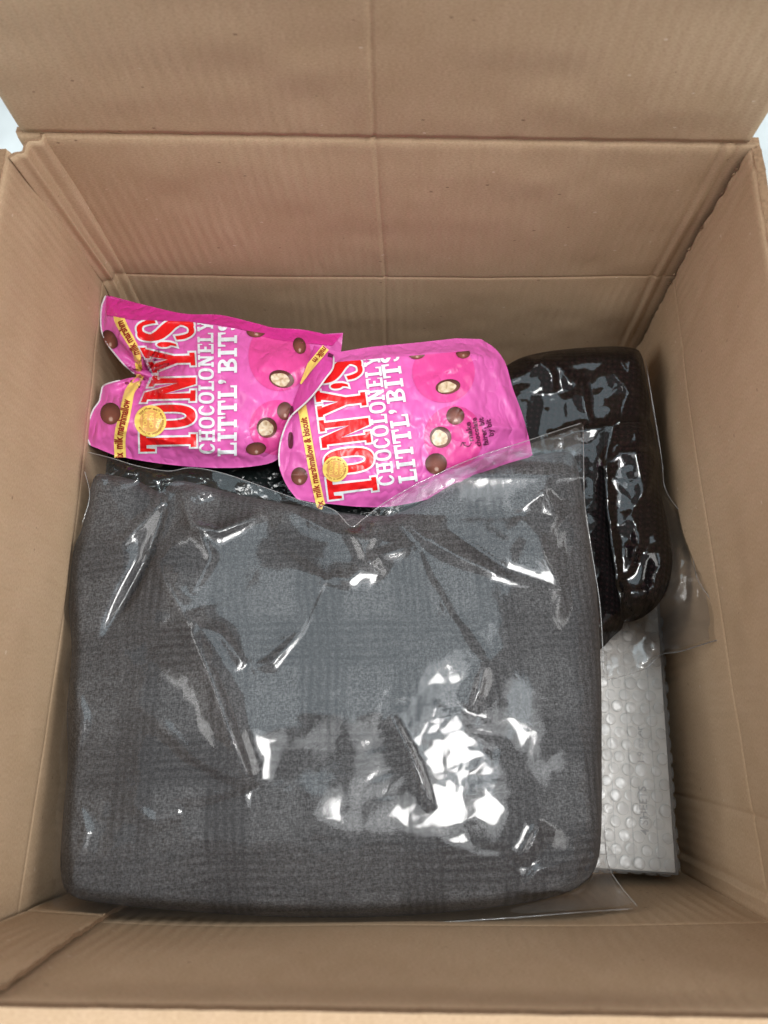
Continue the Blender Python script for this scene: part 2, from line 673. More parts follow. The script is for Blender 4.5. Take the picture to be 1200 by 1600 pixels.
def tube(name, pts3, r, mat, parent, sides=6, taper=True):
    P = np.asarray(pts3, float)
    T = np.gradient(P, axis=0)
    T /= np.linalg.norm(T, axis=1, keepdims=True) + 1e-12
    up = np.array([0.13, 0.21, 0.97])
    A = np.cross(T, up)
    A /= np.linalg.norm(A, axis=1, keepdims=True) + 1e-12
    Bn = np.cross(T, A)
    V, F = [], []
    n = len(P)
    for i in range(n):
        rr = r * (0.35 if taper and i in (0, n - 1) else 1)
        for k in range(sides):
            a = 2 * math.pi * k / sides
            V.append(P[i] + (A[i] * math.cos(a) + Bn[i] * math.sin(a)) * rr)
    for i in range(n - 1):
        for k in range(sides):
            a, b = i * sides + k, i * sides + (k + 1) % sides
            F.append([a, b, b + sides, a + sides])
    F.append(list(range(sides))[::-1])
    F.append([(n - 1) * sides + k for k in range(sides)])
    o = mesh(name, V, F, mat, None)
    if parent is not None:
        keep(o, parent)
    return o


# ------------------------------------------------------------------ the setting
fl = mesh('floor', [(-6, -6, -.0065), (6, -6, -.0065), (6, 6, -.0065), (-6, 6, -.0065)], [[0, 1, 2, 3]], M['floor'], smooth=False)
tag(fl, kind='structure')

# ------------------------------------------------------------------ the cardboard box
H, HC = 0.25, 0.132                      # rim and the scored line round all four walls
box = empty('cardboard_box', (0, 0, 0))
tag(box, 'large open brown cardboard box with its flaps up, holding everything', 'box')

rBL, rBR = px(34, 208, H), px(1171, 225, H)
cBL, cBR = px(175, 424, HC), px(1050, 430, HC)
rFL, rFR = px(-230, 1562, H), px(1400, 1586, H)
cFL, cFR = px(30, 1440, HC), px(1205, 1446, HC)
fBL, fBR = np.array([-.206, .203, 0]), np.array([.203, .206, 0])
fFL, fFR = np.array([-.203, -.197, 0]), np.array([.200, -.194, 0])


def profile(n, marks, w=0.006):
    """0..1 with extra samples near the marks"""
    s = list(np.linspace(0, 1, n))
    for m in marks:
        s += list(m + np.linspace(-w, w, 9))
    return np.unique(np.clip(np.round(s, 5), 0, 1))


def panel(name, rows, nu, nv, off, mat, parent, thick=0.004, umarks=(), vmarks=(), uvo=(0, 0)):
    """a cardboard panel through rows of (left, right) corners from top to bottom; off(u, v) pushes it inwards"""
    U, Vv = profile(nu, umarks), profile(nv, vmarks)
    L = np.array([r[0] for r in rows], float)
    R_ = np.array([r[1] for r in rows], float)
    hs = np.concatenate([[0], np.cumsum(np.linalg.norm((L - np.roll(L, 1, 0))[1:], axis=1))])
    vv = hs / hs[-1]
    lp = np.stack([np.interp(Vv, vv, L[:, k]) for k in range(3)], 1)
    rp = np.stack([np.interp(Vv, vv, R_[:, k]) for k in range(3)], 1)
    P = lp[None] * (1 - U)[:, None, None] + rp[None] * U[:, None, None]
    nrm = np.cross(P[-1, 0] - P[0, 0], P[0, -1] - P[0, 0])
    nrm /= np.linalg.norm(nrm)
    cen = np.array([0, 0, .13])
    if np.dot(cen - P[0, 0], nrm) < 0:
        nrm = -nrm
    uu, ww = np.meshgrid(U, Vv, indexing='ij')
    P = P + nrm * off(uu, ww)[..., None]
    width = np.linalg.norm(R_[0] - L[0])
    uv = np.stack([uu * width + uvo[0], ww * hs[-1] + uvo[1]], -1)
    n, m = len(U), len(Vv)
    Vt = list(P.reshape(-1, 3)) + list((P - nrm * thick).reshape(-1, 3))
    UV = list(uv.reshape(-1, 2)) * 2
    F = []
    flip = np.dot(np.cross(P[-1, 0] - P[0, 0], P[0, -1] - P[0, 0]), nrm) < 0
    N = n * m
    for i in range(n - 1):
        for j in range(m - 1):
            q = [i * m + j, (i + 1) * m + j, (i + 1) * m + j + 1, i * m + j + 1]
            F.append(q[::-1] if flip else q)
            F.append([k + N for k in (q if flip else q[::-1])])
    rimloop = [i * m for i in range(n)] + [(n - 1) * m + j for j in range(1, m)] + [i * m + m - 1 for i in range(n - 2, -1, -1)] + [j for j in range(m - 2, 0, -1)]
    ne = len(F)
    for a, b in zip(rimloop, rimloop[1:] + rimloop[:1]):
        F.append([a, b, b + N, a + N])
    o = mesh(name, Vt, F, mat, None, uv=UV)
    o.data.materials.append(M['card_edge'])
    for p_ in o.data.polygons[ne:]:
        p_.material_index = 1
        p_.use_smooth = False
    return keep(o, parent)


def g(x, c, w):
    return np.exp(-((x - c) / w) ** 2)


def rough_n(u, v, s, seed):
    return vnoise(np.stack([u.ravel() / s, v.ravel() / s], 1), 1.0, seed).reshape(u.shape)


vc = 0.118 / 0.25                         # where the scored line falls on a wall
lip = 0.0026


def hinge(v, w=.010, d=.0014):
    """the scored fold at the rim: the wall dips outwards there"""
    return -d * g(v, 0.0, w)


def ease(v):
    return np.clip(v / .12, 0, 1) ** 2 * (3 - 2 * np.clip(v / .12, 0, 1))


def off_back(u, v):
    o = 0.0030 * np.sin(math.pi * u) * ease(v) * (.3 + v)
    o = o - 0.0005 * g(v, vc, .004)
    o = o - 0.0007 * g(u, .489, .003) + 0.0003 * g(u, .482, .004)
    o = o - 0.0010 * g(u, .952, .004) - 0.0008 * g(u, .972, .004) + .0008 * g(u, .962, .006)
    o = o + ease(v) * (0.0010 * rough_n(u, v, .22, 3) + .0003 * rough_n(u, v, .06, 5)) + .0004 * rough_n(u, v * 0, .02, 6) * g(v, 0, .02)
    return o + hinge(v)


panel('back_wall', [(rBL + [-.004, 0, -.0005], rBR + [.006, 0, -.0005]), (cBL + [-.004, 0, 0], cBR + [.006, 0, 0]), (fBL + [-.004, 0, -.004], fBR + [.006, 0, -.004])], 130, 90, off_back, M['card'], box,
      umarks=(.485, .955, .975), vmarks=(vc, .004))


def off_left(u, v):
    o = 0.004 * np.sin(math.pi * u) * v - 0.0004 * g(v, vc, .004) + hinge(v)
    o = o + ease(v) * (0.0016 * rough_n(u, v, .25, 8) + .0004 * rough_n(u, v, .07, 9)) - .004 * np.sin(math.pi * u) * np.clip(v - vc, 0, 1)
    return o


ins_l = np.array([-0.0055, -0.011, 0])
panel('left_wall', [(rBL + ins_l, rFL), (cBL + ins_l * [1, .5, 1], cFL), (fBL + ins_l * [1, .4, 1], fFL)], 120, 80, off_left, M['card_side'], box, vmarks=(vc, .004), uvo=(1.2, .4))


def off_right(u, v):
    o = 0.003 * np.sin(math.pi * u) * v - 0.0004 * g(v, vc, .004) + hinge(v) - .0008 * g(u, .868, .004) - .0012 * g(u, .965, .005) + .0010 * g(u, .975, .006)
    o = o + ease(v) * (0.0016 * rough_n(u, v, .25, 18) + .0004 * rough_n(u, v, .07, 19))
    o = o + np.where(u < 0.004, .0007 * rough_n(u * 0, v, .02, 21), 0) - .0007 * g(u - .25 * v, .02, .006)
    return o


ins_r = np.array([0.0, -0.0030, 0])
panel('right_wall', [(rBR + ins_r, rFR), (cBR + ins_r, cFR), (fBR + ins_r, fFR)], 120, 110, off_right, M['card_side'], box, umarks=(.002, .868, .97), vmarks=(vc, .004), uvo=(2.5, 1.4))


def off_front(u, v):
    o = -0.003 * np.sin(math.pi * u) * ease(v) * (1 - v) - 0.0004 * g(v, vc, .004) + hinge(v, .01, .0003)
    return o + 0.0012 * ease(v) * rough_n(u, v, .25, 28)


panel('front_wall', [(rFL + [-.003, .0, -.0005], rFR + [.003, .0, -.0005]), (cFL + [-.003, 0, 0], cFR + [.003, 0, 0]), (fFL + [-.003, 0, -.003], fFR + [.003, 0, -.003])], 90, 60, off_front, M['card'], box, vmarks=(vc, .004), uvo=(.7, 3.1))
panel('base', [(fBL + [-.005, .004, 0], fBR + [.005, .004, 0]), (fFL + [-.005, -.004, 0], fFR + [.005, -.004, 0])], 20, 20, lambda u, v: u * 0, M['card'], box, thick=.004, uvo=(5, 5))


def lerp(a, b, u):
    return a * (1 - u) + b * u


# the manufacturer's joint: the left wall turns the corner and is glued on the inside of the front wall
jn = np.array([0, 0.0034, 0])
ja, jb, jc = lerp(rFL, rFR, .135), lerp(cFL, cFR, .112), lerp(fFL, fFR, .12)
panel('glue_tab', [(rFL + [.003, .003, -.001] + jn, ja + jn + [0, 0, -.001]), (cFL + [.003, .001, 0] + jn, jb + jn), (fFL + [.003, .001, 0] + jn, jc + jn)], 20, 50,
      lambda u, v: off_front(u * .11, v) + np.where(u > .985, .0008 * rough_n(u * 0, v, .02, 41), 0), M['card_side'], box, thick=.0022, vmarks=(vc,), umarks=(.99,), uvo=(1.9, 2.2))

# folded corner between the left and back walls
cf1, cf2 = np.array([-0.0048, -0.0165, 0]), np.array([.0125, .0005, 0])
panel('corner_fold', [(rBL + cf1 + [0, 0, -.001], rBL + cf2 + [0, 0, -.001]), (cBL + cf1 * [1, .6, 1], cBL + cf2 * [.9, 1, 1]), (fBL + cf1 * [1, .5, 1], fBL + cf2 * [.9, 1, 1])], 26, 60,
      lambda u, v: .0022 * g(u, .32, .10) - .0018 * g(u, .58, .09) + .0016 * g(u, .82, .1) + .0008 * rough_n(u, v, .16, 51) - .0010 * g(v, vc, .012), M['card'], box, thick=.002, vmarks=(vc,), umarks=(.32, .58), uvo=(3, 3))
# the outside of the back right corner closes the gap along the torn edge
panel('corner_strip', [(rBR + [.0048, .003, -.002], rBR + [.0052, -.016, -.002]), (cBR + [.0048, .003, 0], cBR + [.0052, -.016, 0]), (fBR + [.0048, .003, 0], fBR + [.0052, -.016, 0])], 6, 20,
      lambda u, v: u * 0, M['card_edge'], box, thick=.002)
for i in range(14):                        # torn tufts of liner paper along that corner
    v = random.uniform(.03, .75)
    a = lerp(rBR, cBR, v / vc) if v < vc else lerp(cBR, fBR, (v - vc) / (1 - vc))
    s = random.uniform(.0005, .0016)
    p0 = a + np.array([-.0012, -.0032, 0])
    Vt = [p0, p0 + [-s * .6, -s * .2, -s * 1.4], p0 + [s * .5, -s, -s * .5], p0 + [0, -s * .4, s * 1.1], p0 + [-s * .3, -s * .9, -s * .2]]
    o = mesh('paper_tuft', Vt, [[0, 1, 4], [1, 2, 4], [2, 3, 4], [3, 0, 4]], M['card_edge'] if i % 3 else M['card'], None, smooth=False, uv=[(0, 0)] * 5)
    keep(o, box)

# flaps: back one nearly upright, the others folded outwards
fh = 0.205


def flap(name, a, b, dirv, mat, inset, uvo, marks=(), seed=60, fold=.0014):
    d = np.array(dirv, float)
    d /= np.linalg.norm(d)
    e = (b - a) / np.linalg.norm(b - a)
    a2, b2 = a + e * inset + [0, 0, -.0005], b - e * inset + [0, 0, -.0005]
    a1, b1 = a2 + d * fh, b2 + d * fh

    def off(u, v):
        o = ease(1 - v) * (.0014 * rough_n(u, v, .3, seed) + .0004 * rough_n(u, v, .08, seed + 1)) + hinge(1 - v, .010, fold) + .0003 * rough_n(u, v * 0, .02, 6) * g(v, 1, .02)
        for m in marks:
            o = o - .0008 * g(u, m, .0035) + .0006 * g(u, m - .008, .005)
        return o
    return panel(name, [(a1, b1), (a2, b2)], 110, 70, off, mat, box, umarks=marks, vmarks=(.985, .996), uvo=uvo)


flap('back_flap', rBL, rBR, (0, -.03, 1), M['card'], .0005, (0, 6), marks=(.489,), seed=61)
flap('left_flap', rBL + ins_l, rFL, (-1, 0, -2.2), M['card_flap'], .002, (2, 6), seed=66)
flap('right_flap', rBR + ins_r, rFR, (1, 0, -2.2), M['card_flap'], .002, (4, 6), seed=71)
flap('front_flap', rFL, rFR, (0, -1, -.15), M['card_flap'], .002, (6, 6), seed=76, fold=.0003)

# ------------------------------------------------------------------ dark parcel at the bottom of the pile


def z_mailer(P):
    return .088 + .004 * vnoise(P, 65, 4) + .0015 * vnoise(P, 30, 5) + crease(P, [(300, 745), (360, 735), (420, 750)], .004, 8) + crease(P, [(330, 770), (400, 755)], .004, 7) \
        - .05 * np.clip((P[:, 1] - 860) / 200, 0, 1)


mail = empty('dark_parcel', (-.06, .05, 0))
tag(mail, 'dark glossy polythene parcel mostly hidden under the two pink pouches', 'parcel')
sheet('body', smooth_poly([(165, 610), (300, 585), (450, 590), (600, 600), (690, 640), (690, 760), (640, 980), (400, 1010), (180, 1000), (128, 850), (140, 720)], 5), z_mailer, 10, M['mailer'], mail,
      skirt=(.086, [(0, 0), (.1, -.004), (.5, -.008), (.9, -.002), (.99, .01)]))

# ------------------------------------------------------------------ white carton in bubble wrap
bw = empty('white_carton', px(1060, 1366, .045) * [1, 1, 0])
tag(bw, 'flat white carton inside bubble wrap, against the right wall of the box', 'carton')
c0, c1 = px(1061, 1367, .045), px(1034, 985, .045)
ey = (c1 - c0)
ey[2] = 0
ey /= np.linalg.norm(ey)
ex = np.array([ey[1], -ey[0], 0])          # to the right
ez = np.array([0, 0, 1.0])
CL, CW, CH = .25, .118, .044


def cpt(a, b, c):
    """point of the carton: a leftwards, b backwards from its front right corner, c up"""
    return c0 * [1, 1, 0] - ex * a + ey * b + ez * c


def slab(name, a0, a1, b0, b1, z0, z1, mat, parent, bev=.0012):
    bm = bmesh.new()
    vs = [bm.verts.new(cpt(a, b, c)) for c in (z0, z1) for a, b in ((a0, b0), (a1, b0), (a1, b1), (a0, b1))]
    for f in ((0, 1, 2, 3), (4, 5, 6, 7), (0, 1, 5, 4), (1, 2, 6, 5), (2, 3, 7, 6), (3, 0, 4, 7)):
        bm.faces.new([vs[i] for i in f])
    bmesh.ops.recalc_face_normals(bm, faces=bm.faces)
    bmesh.ops.bevel(bm, geom=bm.edges[:], offset=bev, segments=3, profile=.5, affect='EDGES')
    me = bpy.data.meshes.new(name)
    bm.to_mesh(me)
    bm.free()
    o = link(name, me, mat, None, True)
    return keep(o, parent)


slab('body', .0012, CW, .0012, CL, .004, CH - .0035, M['whitebox'], bw)
slab('lid', .0004, CW + .001, .0004, CL + .001, CH - .010, CH - .003, M['whitebox'], bw)


def font_tris(text, bold=0.0):
    cu = bpy.data.curves.new('lettering', 'FONT')
    cu.body = text
    cu.resolution_u = 3
    cu.offset = bold
    o = bpy.data.objects.new('lettering', cu)
    col.objects.link(o)
    dg = bpy.context.evaluated_depsgraph_get()
    me = o.evaluated_get(dg).to_mesh()
    me.calc_loop_triangles()
    v = [(q.co.x, q.co.y) for q in me.vertices]
    tr = [[v[i] for i in lt.vertices] for lt in me.loop_triangles]
    o.evaluated_get(dg).to_mesh_clear()
    bpy.data.objects.remove(o)
    bpy.data.curves.remove(cu)
    return tr


def carton_text(text, a, b, h, mat):
    """lettering on the lid that reads towards the back"""
    V, F = [], []
    for tr in font_tris(text, .012):
        F.append([len(V), len(V) + 1, len(V) + 2])
        for x, y in tr:
            V.append(cpt(a + y * h, b + x * h, CH - .0028))
    keep(mesh('lettering', V, orient(np.array(V), F), mat, None, False), bw)


carton_text('4 SHEETS', .0165, .022, .0075, M['greyprint'])
carton_text('1.9 oz or', .0165, .066, .0066, M['greyprint'])
for a_, b0_, b1_ in ((.0105, .004, .235), (.0265, .004, .235), (.0385, .004, .235), (.0500, .004, .235)):
    V = [cpt(a_, b0_, CH - .00275), cpt(a_, b1_, CH - .00275), cpt(a_ + .0006, b1_, CH - .00275), cpt(a_ + .0006, b0_, CH - .00275)]
    keep(mesh('printed_rule', V, [[0, 1, 2, 3]], M['paleprint'], None, False), bw)

wrap = empty('bubble_wrap', px(1060, 1366, .045) * [1, 1, 0])
tag(wrap, 'clear bubble wrap round the white carton beside the right wall', 'bubble wrap')
slab('wrap_film', -.0006, CW + .004, -.0006, CL + .004, .0012, CH, M['bubble'], wrap, .0012)
# one domed bubble, copied over the top, the right side and the front
bv, bf = [], []
rr, nseg = .0042, 12
prof = [(1.0, 0.0), (.97, .34), (.88, .50), (.70, .56), (.35, .58)]
for r_, h_ in prof:
    for k in range(nseg):
        a = 2 * math.pi * k / nseg
        bv.append((rr * r_ * math.cos(a), rr * r_ * math.sin(a), rr * h_ * .8))
bv.append((0, 0, rr * .57 * .8))
for r_ in range(len(prof) - 1):
    for k in range(nseg):
        a, b = r_ * nseg + k, r_ * nseg + (k + 1) % nseg
        bf.append([a, b, b + nseg, a + nseg])
for k in range(nseg):
    bf.append([(len(prof) - 1) * nseg + k, (len(prof) - 1) * nseg + (k + 1) % nseg, len(bv) - 1])
bme = bpy.data.meshes.new('bubble')
bme.from_pydata(bv, [], bf)
bme.materials.append(M['bubble'])
bme.polygons.foreach_set('use_smooth', [True] * len(bme.polygons))


def bubble(p, nz, sc_=1.0, flat=1.0):
    z = Vector(nz).normalized()
    q = z.to_track_quat('Z', 'Y')
    o = bpy.data.objects.new('bubble', bme)
    col.objects.link(o)
    o.parent = wrap
    o.matrix_parent_inverse = Matrix.Translation(-Vector(wrap.location))
    o.rotation_mode = 'QUATERNION'
    o.location = tuple(p)
    o.rotation_quaternion = q
    o.scale = (sc_, sc_ * random.uniform(.92, 1.05), sc_ * flat)


pitch = .0094
for j in range(21):
    b = .005 + j * pitch * .866
    for i in range(8):
        a = .0055 + (i + .5 * (j % 2)) * pitch
        if b < .172 and a < .068:
            bubble(cpt(a + random.uniform(-.0006, .0006), b + random.uniform(-.0006, .0006), CH + .0001), (random.uniform(-.06, .06), random.uniform(-.06, .06), 1), random.uniform(.85, 1.02), random.uniform(.25, .75))
for j in range(18):
    for c in (.035, .025):
        bubble(cpt(-.0009, .005 + (j + (.5 if c == .024 else 0)) * pitch, c), ex, random.uniform(1.0, 1.2), random.uniform(1.1, 1.7))
for i in range(11):
    for c in (.034, .024):
        bubble(cpt(.005 + (i + (.5 if c == .024 else 0)) * pitch, -.0009, c), -ey, random.uniform(.92, 1.05), random.uniform(.6, 1))

# ------------------------------------------------------------------ dark garment in its cellophane bag (right)
gar_poly = smooth_poly([(770, 600), (800, 566), (850, 549), (930, 541), (985, 541), (1003, 552), (1010, 600), (1014, 650), (1020, 700), (1028, 760), (1042, 820), (1050, 870), (1042, 925), (1012, 955), (985, 962), (962, 985), (940, 1008), (900, 1022), (780, 1010), (740, 800)], 5)


GC = [([(905, 600), (925, 700), (930, 800), (950, 960)], -.012, 14, 9), ([(830, 600), (880, 640), (960, 640)], .005, 16, 10), ([(985, 640), (1000, 760), (1010, 900)], -.007, 12, 8),
      ([(940, 760), (980, 840), (1030, 880)], .006, 18, 10), ([(800, 640), (860, 660), (930, 665), (1015, 650)], -.007, 9, 14), ([(930, 690), (975, 720), (1025, 715)], -.006, 8, 12),
      ([(950, 560), (960, 600), (955, 650)], .004, 10, 14), ([(985, 780), (960, 850), (965, 940)], -.008, 10, 12), ([(880, 560), (895, 600), (890, 640)], -.005, 9, 9), ([(1000, 860), (1035, 905)], -.006, 8, 10)]


def gar_core(P, d):
    z = .085 - .002 * np.clip((P[:, 1] - 560) / 420, 0, 1) + .008 * (1 - np.exp(-np.clip(d, 0, 400) / 70.))
    z = z + .0026 * vnoise(P, 60, 11) + .0012 * vnoise(P, 30, 12)
    for ln, a, w1, w2 in GC:
        z = z + crease(P, ln, a, w1, w2)
    return z


def z_garment(P):
    d, _, _ = seg_dist(P, gar_poly)
    r = 40.0
    e = np.clip(d, 0, r)
    return gar_core(P, d) + .026 * (np.sqrt(np.clip(1 - (1 - e / r) ** 2, 0, 1)) - 1)


gar = empty('folded_garment', px(920, 780, 0.046) * [1, 1, 1])
tag(gar, 'black and maroon waffle knit garment folded up in clear film', 'garment')
FOLDS = [([(770, 600), (800, 566), (850, 550), (930, 542), (985, 543), (1003, 556), (1011, 600), (1016, 640), (1008, 662), (960, 668), (900, 676), (840, 690), (780, 690)], .001, 201),
         ([(950, 664), (1000, 652), (1018, 660), (1028, 720), (1032, 770), (1046, 825), (1052, 872), (1040, 925), (1012, 955), (985, 962), (968, 930), (952, 850), (942, 760), (940, 700)], .000, 202),
         ([(860, 684), (915, 672), (940, 676), (946, 740), (950, 830), (964, 920), (976, 968), (958, 990), (938, 1010), (900, 1022), (850, 1000), (840, 820)], -.005, 203)]


def bank(P):
    """the bundle leans up towards the back right corner of the box"""
    return .026 * np.clip((990 - P[:, 1]) / 430, 0, 1) + .009 * np.clip((P[:, 0] - 880) / 150, 0, 1) - .014


def z_fold(poly, lift, seed):
    def f(P):
        d, _, _ = seg_dist(P, poly)
        e = np.clip(d, 0, 26.) / 26.
        return .0915 + lift + bank(P) + .020 * (np.sqrt(np.clip(1 - (1 - e) ** 2, 0, 1)) - 1) + .0022 * vnoise(P, 44, seed) + .0012 * vnoise(P, 22, seed + 9) \
            + crease(P, [(985, 700), (1000, 780), (1012, 900)], -.005, 9, 6) + crease(P, [(830, 610), (900, 600), (1000, 610)], -.004, 8, 5) + crease(P, [(940, 760), (980, 840), (1030, 880)], .003, 16, 8)
    return f


for pts, lift, seed in FOLDS:
    pl = smooth_poly(pts, 5)
    sheet('folded_layer', pl, z_fold(pl, lift, seed), 5, M['knit'], gar, skirt=(.045, [(0, 0), (.15, -.002), (.5, 0), (.8, .004), (.88, .012)]))

gf_poly = smooth_poly([(785, 560), (815, 545), (850, 541), (900, 536), (960, 530), (1000, 527), (1008, 560), (1016, 610), (1024, 660), (1033, 710), (1040, 765), (1070, 810), (1098, 862), (1116, 915), (1126, 960),
                       (1133, 995), (1110, 1003), (1062, 1018), (1035, 1022), (1018, 1036), (1008, 1045), (975, 1056), (950, 1062), (900, 1050), (800, 1000), (760, 800)], 4)
GFC = [([(845, 556), (862, 585), (866, 612)], .0040, 26, 7), ([(905, 580), (915, 640), (925, 660)], .0036, 30, 8), ([(952, 566), (984, 612), (966, 662)], .0046, 36, 7),
       ([(1032, 704), (1012, 760), (988, 800), (966, 832)], .0046, 40, 7), ([(1006, 800), (1002, 850), (976, 902)], .0040, 30, 8), ([(960, 662), (945, 720), (950, 800), (964, 900), (975, 1000)], .0050, 14, 8),
       ([(1080, 858), (1092, 905), (1112, 945), (1127, 986)], .0040, 26, 6), ([(1044, 868), (1022, 900), (1010, 942)], .0036, 24, 8), ([(850, 692), (905, 672), (960, 662), (1028, 646)], .0046, 34, 8),
       ([(940, 738), (970, 706), (1033, 705)], .0040, 36, 7), ([(1000, 866), (1040, 860), (1080, 853)], .0034, 26, 7), ([(826, 552), (900, 549), (990, 550)], .0034, 24, 8), ([(958, 922), (1000, 926), (1062, 902)], .0036, 28, 8),
       ([(812, 556), (842, 566), (862, 548)], .0050, 8, 8), ([(868, 560), (886, 588), (890, 606)], .0030, 10, 5), ([(1010, 1000), (1022, 1024), (1006, 1042)], .004, 6, 6), ([(985, 545), (1005, 580), (1010, 620)], .004, 10, 6),
       ([(975, 835), (990, 812), (998, 845), (985, 880)], .0030, 6, 5), ([(978, 850), (992, 858), (984, 872)], .0020, 5, 4), ([(935, 905), (962, 915), (986, 960), (1012, 985)], .0040, 14, 6)]


_r = np.random.default_rng(5)
for _ in range(70):                        # small crinkles all over the cellophane
    cx_, cy_ = _r.uniform(810, 1050), _r.uniform(545, 1010)
    an, ln = _r.uniform(0, math.pi), _r.uniform(18, 60)
    k = _r.uniform(-10, 10)
    GFC.append(([(cx_ - ln / 2 * math.cos(an), cy_ - ln / 2 * math.sin(an)), (cx_ + k, cy_ + k * .5), (cx_ + ln / 2 * math.cos(an), cy_ + ln / 2 * math.sin(an))], _r.choice([-1, 1]) * _r.uniform(.00015, .0007), _r.uniform(3, 9), _r.uniform(4, 16)))


def sstep(x, a, b):
    t_ = np.clip((x - a) / (b - a), 0, 1)
    return t_ * t_ * (3 - 2 * t_)


def z_gfilm(P):
    d, _, _ = seg_dist(P, gar_poly)
    sd = np.where(inside(P, gar_poly), d, -d)
    z = .1010 - .004 * np.clip((P[:, 1] - 560) / 420, 0, 1) - .026 * sstep(-sd, -26, 40) + bank(P)
    tip = np.clip((P[:, 0] - 1010) / 120, 0, 1) * np.clip((P[:, 1] - 740) / 160, 0, 1)
    z = z * (1 - tip) + tip * .124
    low = np.clip((P[:, 1] - 985) / 40, 0, 1) * np.clip((1070 - P[:, 0]) / 50, 0, 1)
    z = z * (1 - low) + low * .064
    fade = .25 + .75 * sstep(seg_dist(P, gf_poly)[0], 0, 12)
    for ln, a, w1, w2 in GFC:
        z = z + crease(P, ln, a, w1, w2) * fade
    return z + .0012 * np.abs(vnoise(P, 48, 13)) + .0002 * np.abs(vnoise(P, 20, 14))


gb = empty('clear_plastic_bag', px(960, 800, 0.046))
tag(gb, 'crinkled clear cellophane bag round the black garment, its loose end at the right wall', 'plastic bag')
sheet('film', gf_poly, z_gfilm, 4, M['film_dark'], gb)
lo = smooth_poly([(1036, 775), (1064, 815), (1092, 866), (1110, 918), (1120, 962), (1128, 990), (1064, 1012), (1036, 1016), (1012, 1034), (975, 1050), (948, 1054), (960, 1005), (1000, 968), (1040, 930), (1050, 870)], 4)
sheet('back_film', lo, lambda P: z_gfilm(P) - .0035 - .0012 * vnoise(P, 26, 15) + crease(P, [(1060, 840), (1085, 920), (1080, 990)], .003, 9, 5) + crease(P, [(1040, 950), (1090, 960), (1120, 985)], .002, 6, 10), 5, M['film_loose'], gb)
e_ = np.array([(1008, 560), (1033, 710), (1040, 765), (1070, 810), (1098, 862), (1116, 915), (1126, 960), (1133, 995), (1110, 1003), (1062, 1018), (1035, 1022), (1018, 1036), (1008, 1045), (975, 1056), (950, 1062)], float)
e_ = smooth_line(e_, 6)
tube('sealed_edge', px(e_[:, 0], e_[:, 1], z_gfilm(e_) + .0002), .00035, M['film_hem'], gb)
e_ = smooth_line(np.array([(1080, 856), (1090, 905), (1112, 940), (1124, 982)], float), 6)
tube('sealed_edge', px(e_[:, 0], e_[:, 1], z_gfilm(e_) + .0002), .0003, M['film_hem'], gb)

# ------------------------------------------------------------------ grey check trousers in a clear bag
tr_poly = smooth_poly([(146, 748), (170, 742), (215, 752), (250, 768), (272, 752), (300, 754), (370, 772), (450, 788), (540, 802), (600, 806), (650, 790), (720, 750), (800, 722), (870, 706), (896, 712),
                       (906, 750), (920, 830), (931, 930), (937, 1050), (938, 1180), (938, 1290), (932, 1345), (910, 1378), (860, 1400), (760, 1416), (600, 1428), (430, 1428), (280, 1420), (170, 1410), (112, 1398), (95, 1365),
                       (98, 1280), (106, 1190), (104, 1110), (112, 1020), (106, 930), (110, 870), (130, 820)], 4)
tr_coarse = tr_poly[::2]


def tr_core(P, d):
    z = .132 - .002 * np.clip((P[:, 1] - 740) / 680, 0, 1) + .005 * (600 - P[:, 0]) / 500
    z = z + .009 * (1 - np.exp(-np.clip(d, 0, 900) / 120.))
    z = z + .0013 * vnoise(P, 130, 31) + .0006 * vnoise(P, 60, 32)
    z = z + crease(P, [(262, 768), (250, 820), (225, 880), (160, 1000)], -.007, 10, 26) + crease(P, [(285, 762), (300, 820), (340, 830), (420, 800)], .006, 16, 12)
    z = z + crease(P, [(300, 955), (335, 1060), (392, 1230)], .005, 40, 22) + crease(P, [(390, 1045), (470, 985), (500, 905)], -.004, 22) + crease(P, [(655, 850), (690, 950), (757, 1035)], -.004, 20)
    return z + crease(P, [(690, 820), (790, 890), (880, 922)], -.004, 16)


def z_tr(P):
    d, _, _ = seg_dist(P, tr_coarse)
    r = 20.0
    e = np.clip(d, 0, r)
    return tr_core(P, d) + .010 * (np.sqrt(np.clip(1 - (1 - e / r) ** 2, 0, 1)) - 1)


trs = empty('folded_garment', px(520, 1080, .08))
tag(trs, 'folded charcoal grey check garment filling the front of the box', 'garment')
sheet('cloth', tr_poly, z_tr, 5, M['tweed'], trs, skirt=(.05, [(0, 0), (.12, -.0025), (.35, -.003), (.7, .001), (.95, .012), (1, .03)]))
# under the trousers: more folded cloth down to the bottom of the box
sheet('lower_fold', smooth_poly([(140, 780), (300, 790), (600, 815), (890, 745), (925, 1000), (925, 1320), (860, 1385), (600, 1408), (200, 1396), (122, 1350), (135, 1000)], 5), lambda P: z_tr(P) * 0 + .066 - .02 * np.clip((P[:, 1] - 740) / 680, 0, 1), 12, M['tweed'], trs,
      skirt=(.064, [(0, 0), (.15, -.004), (.5, -.006), (.85, -.002), (1, .01)]))

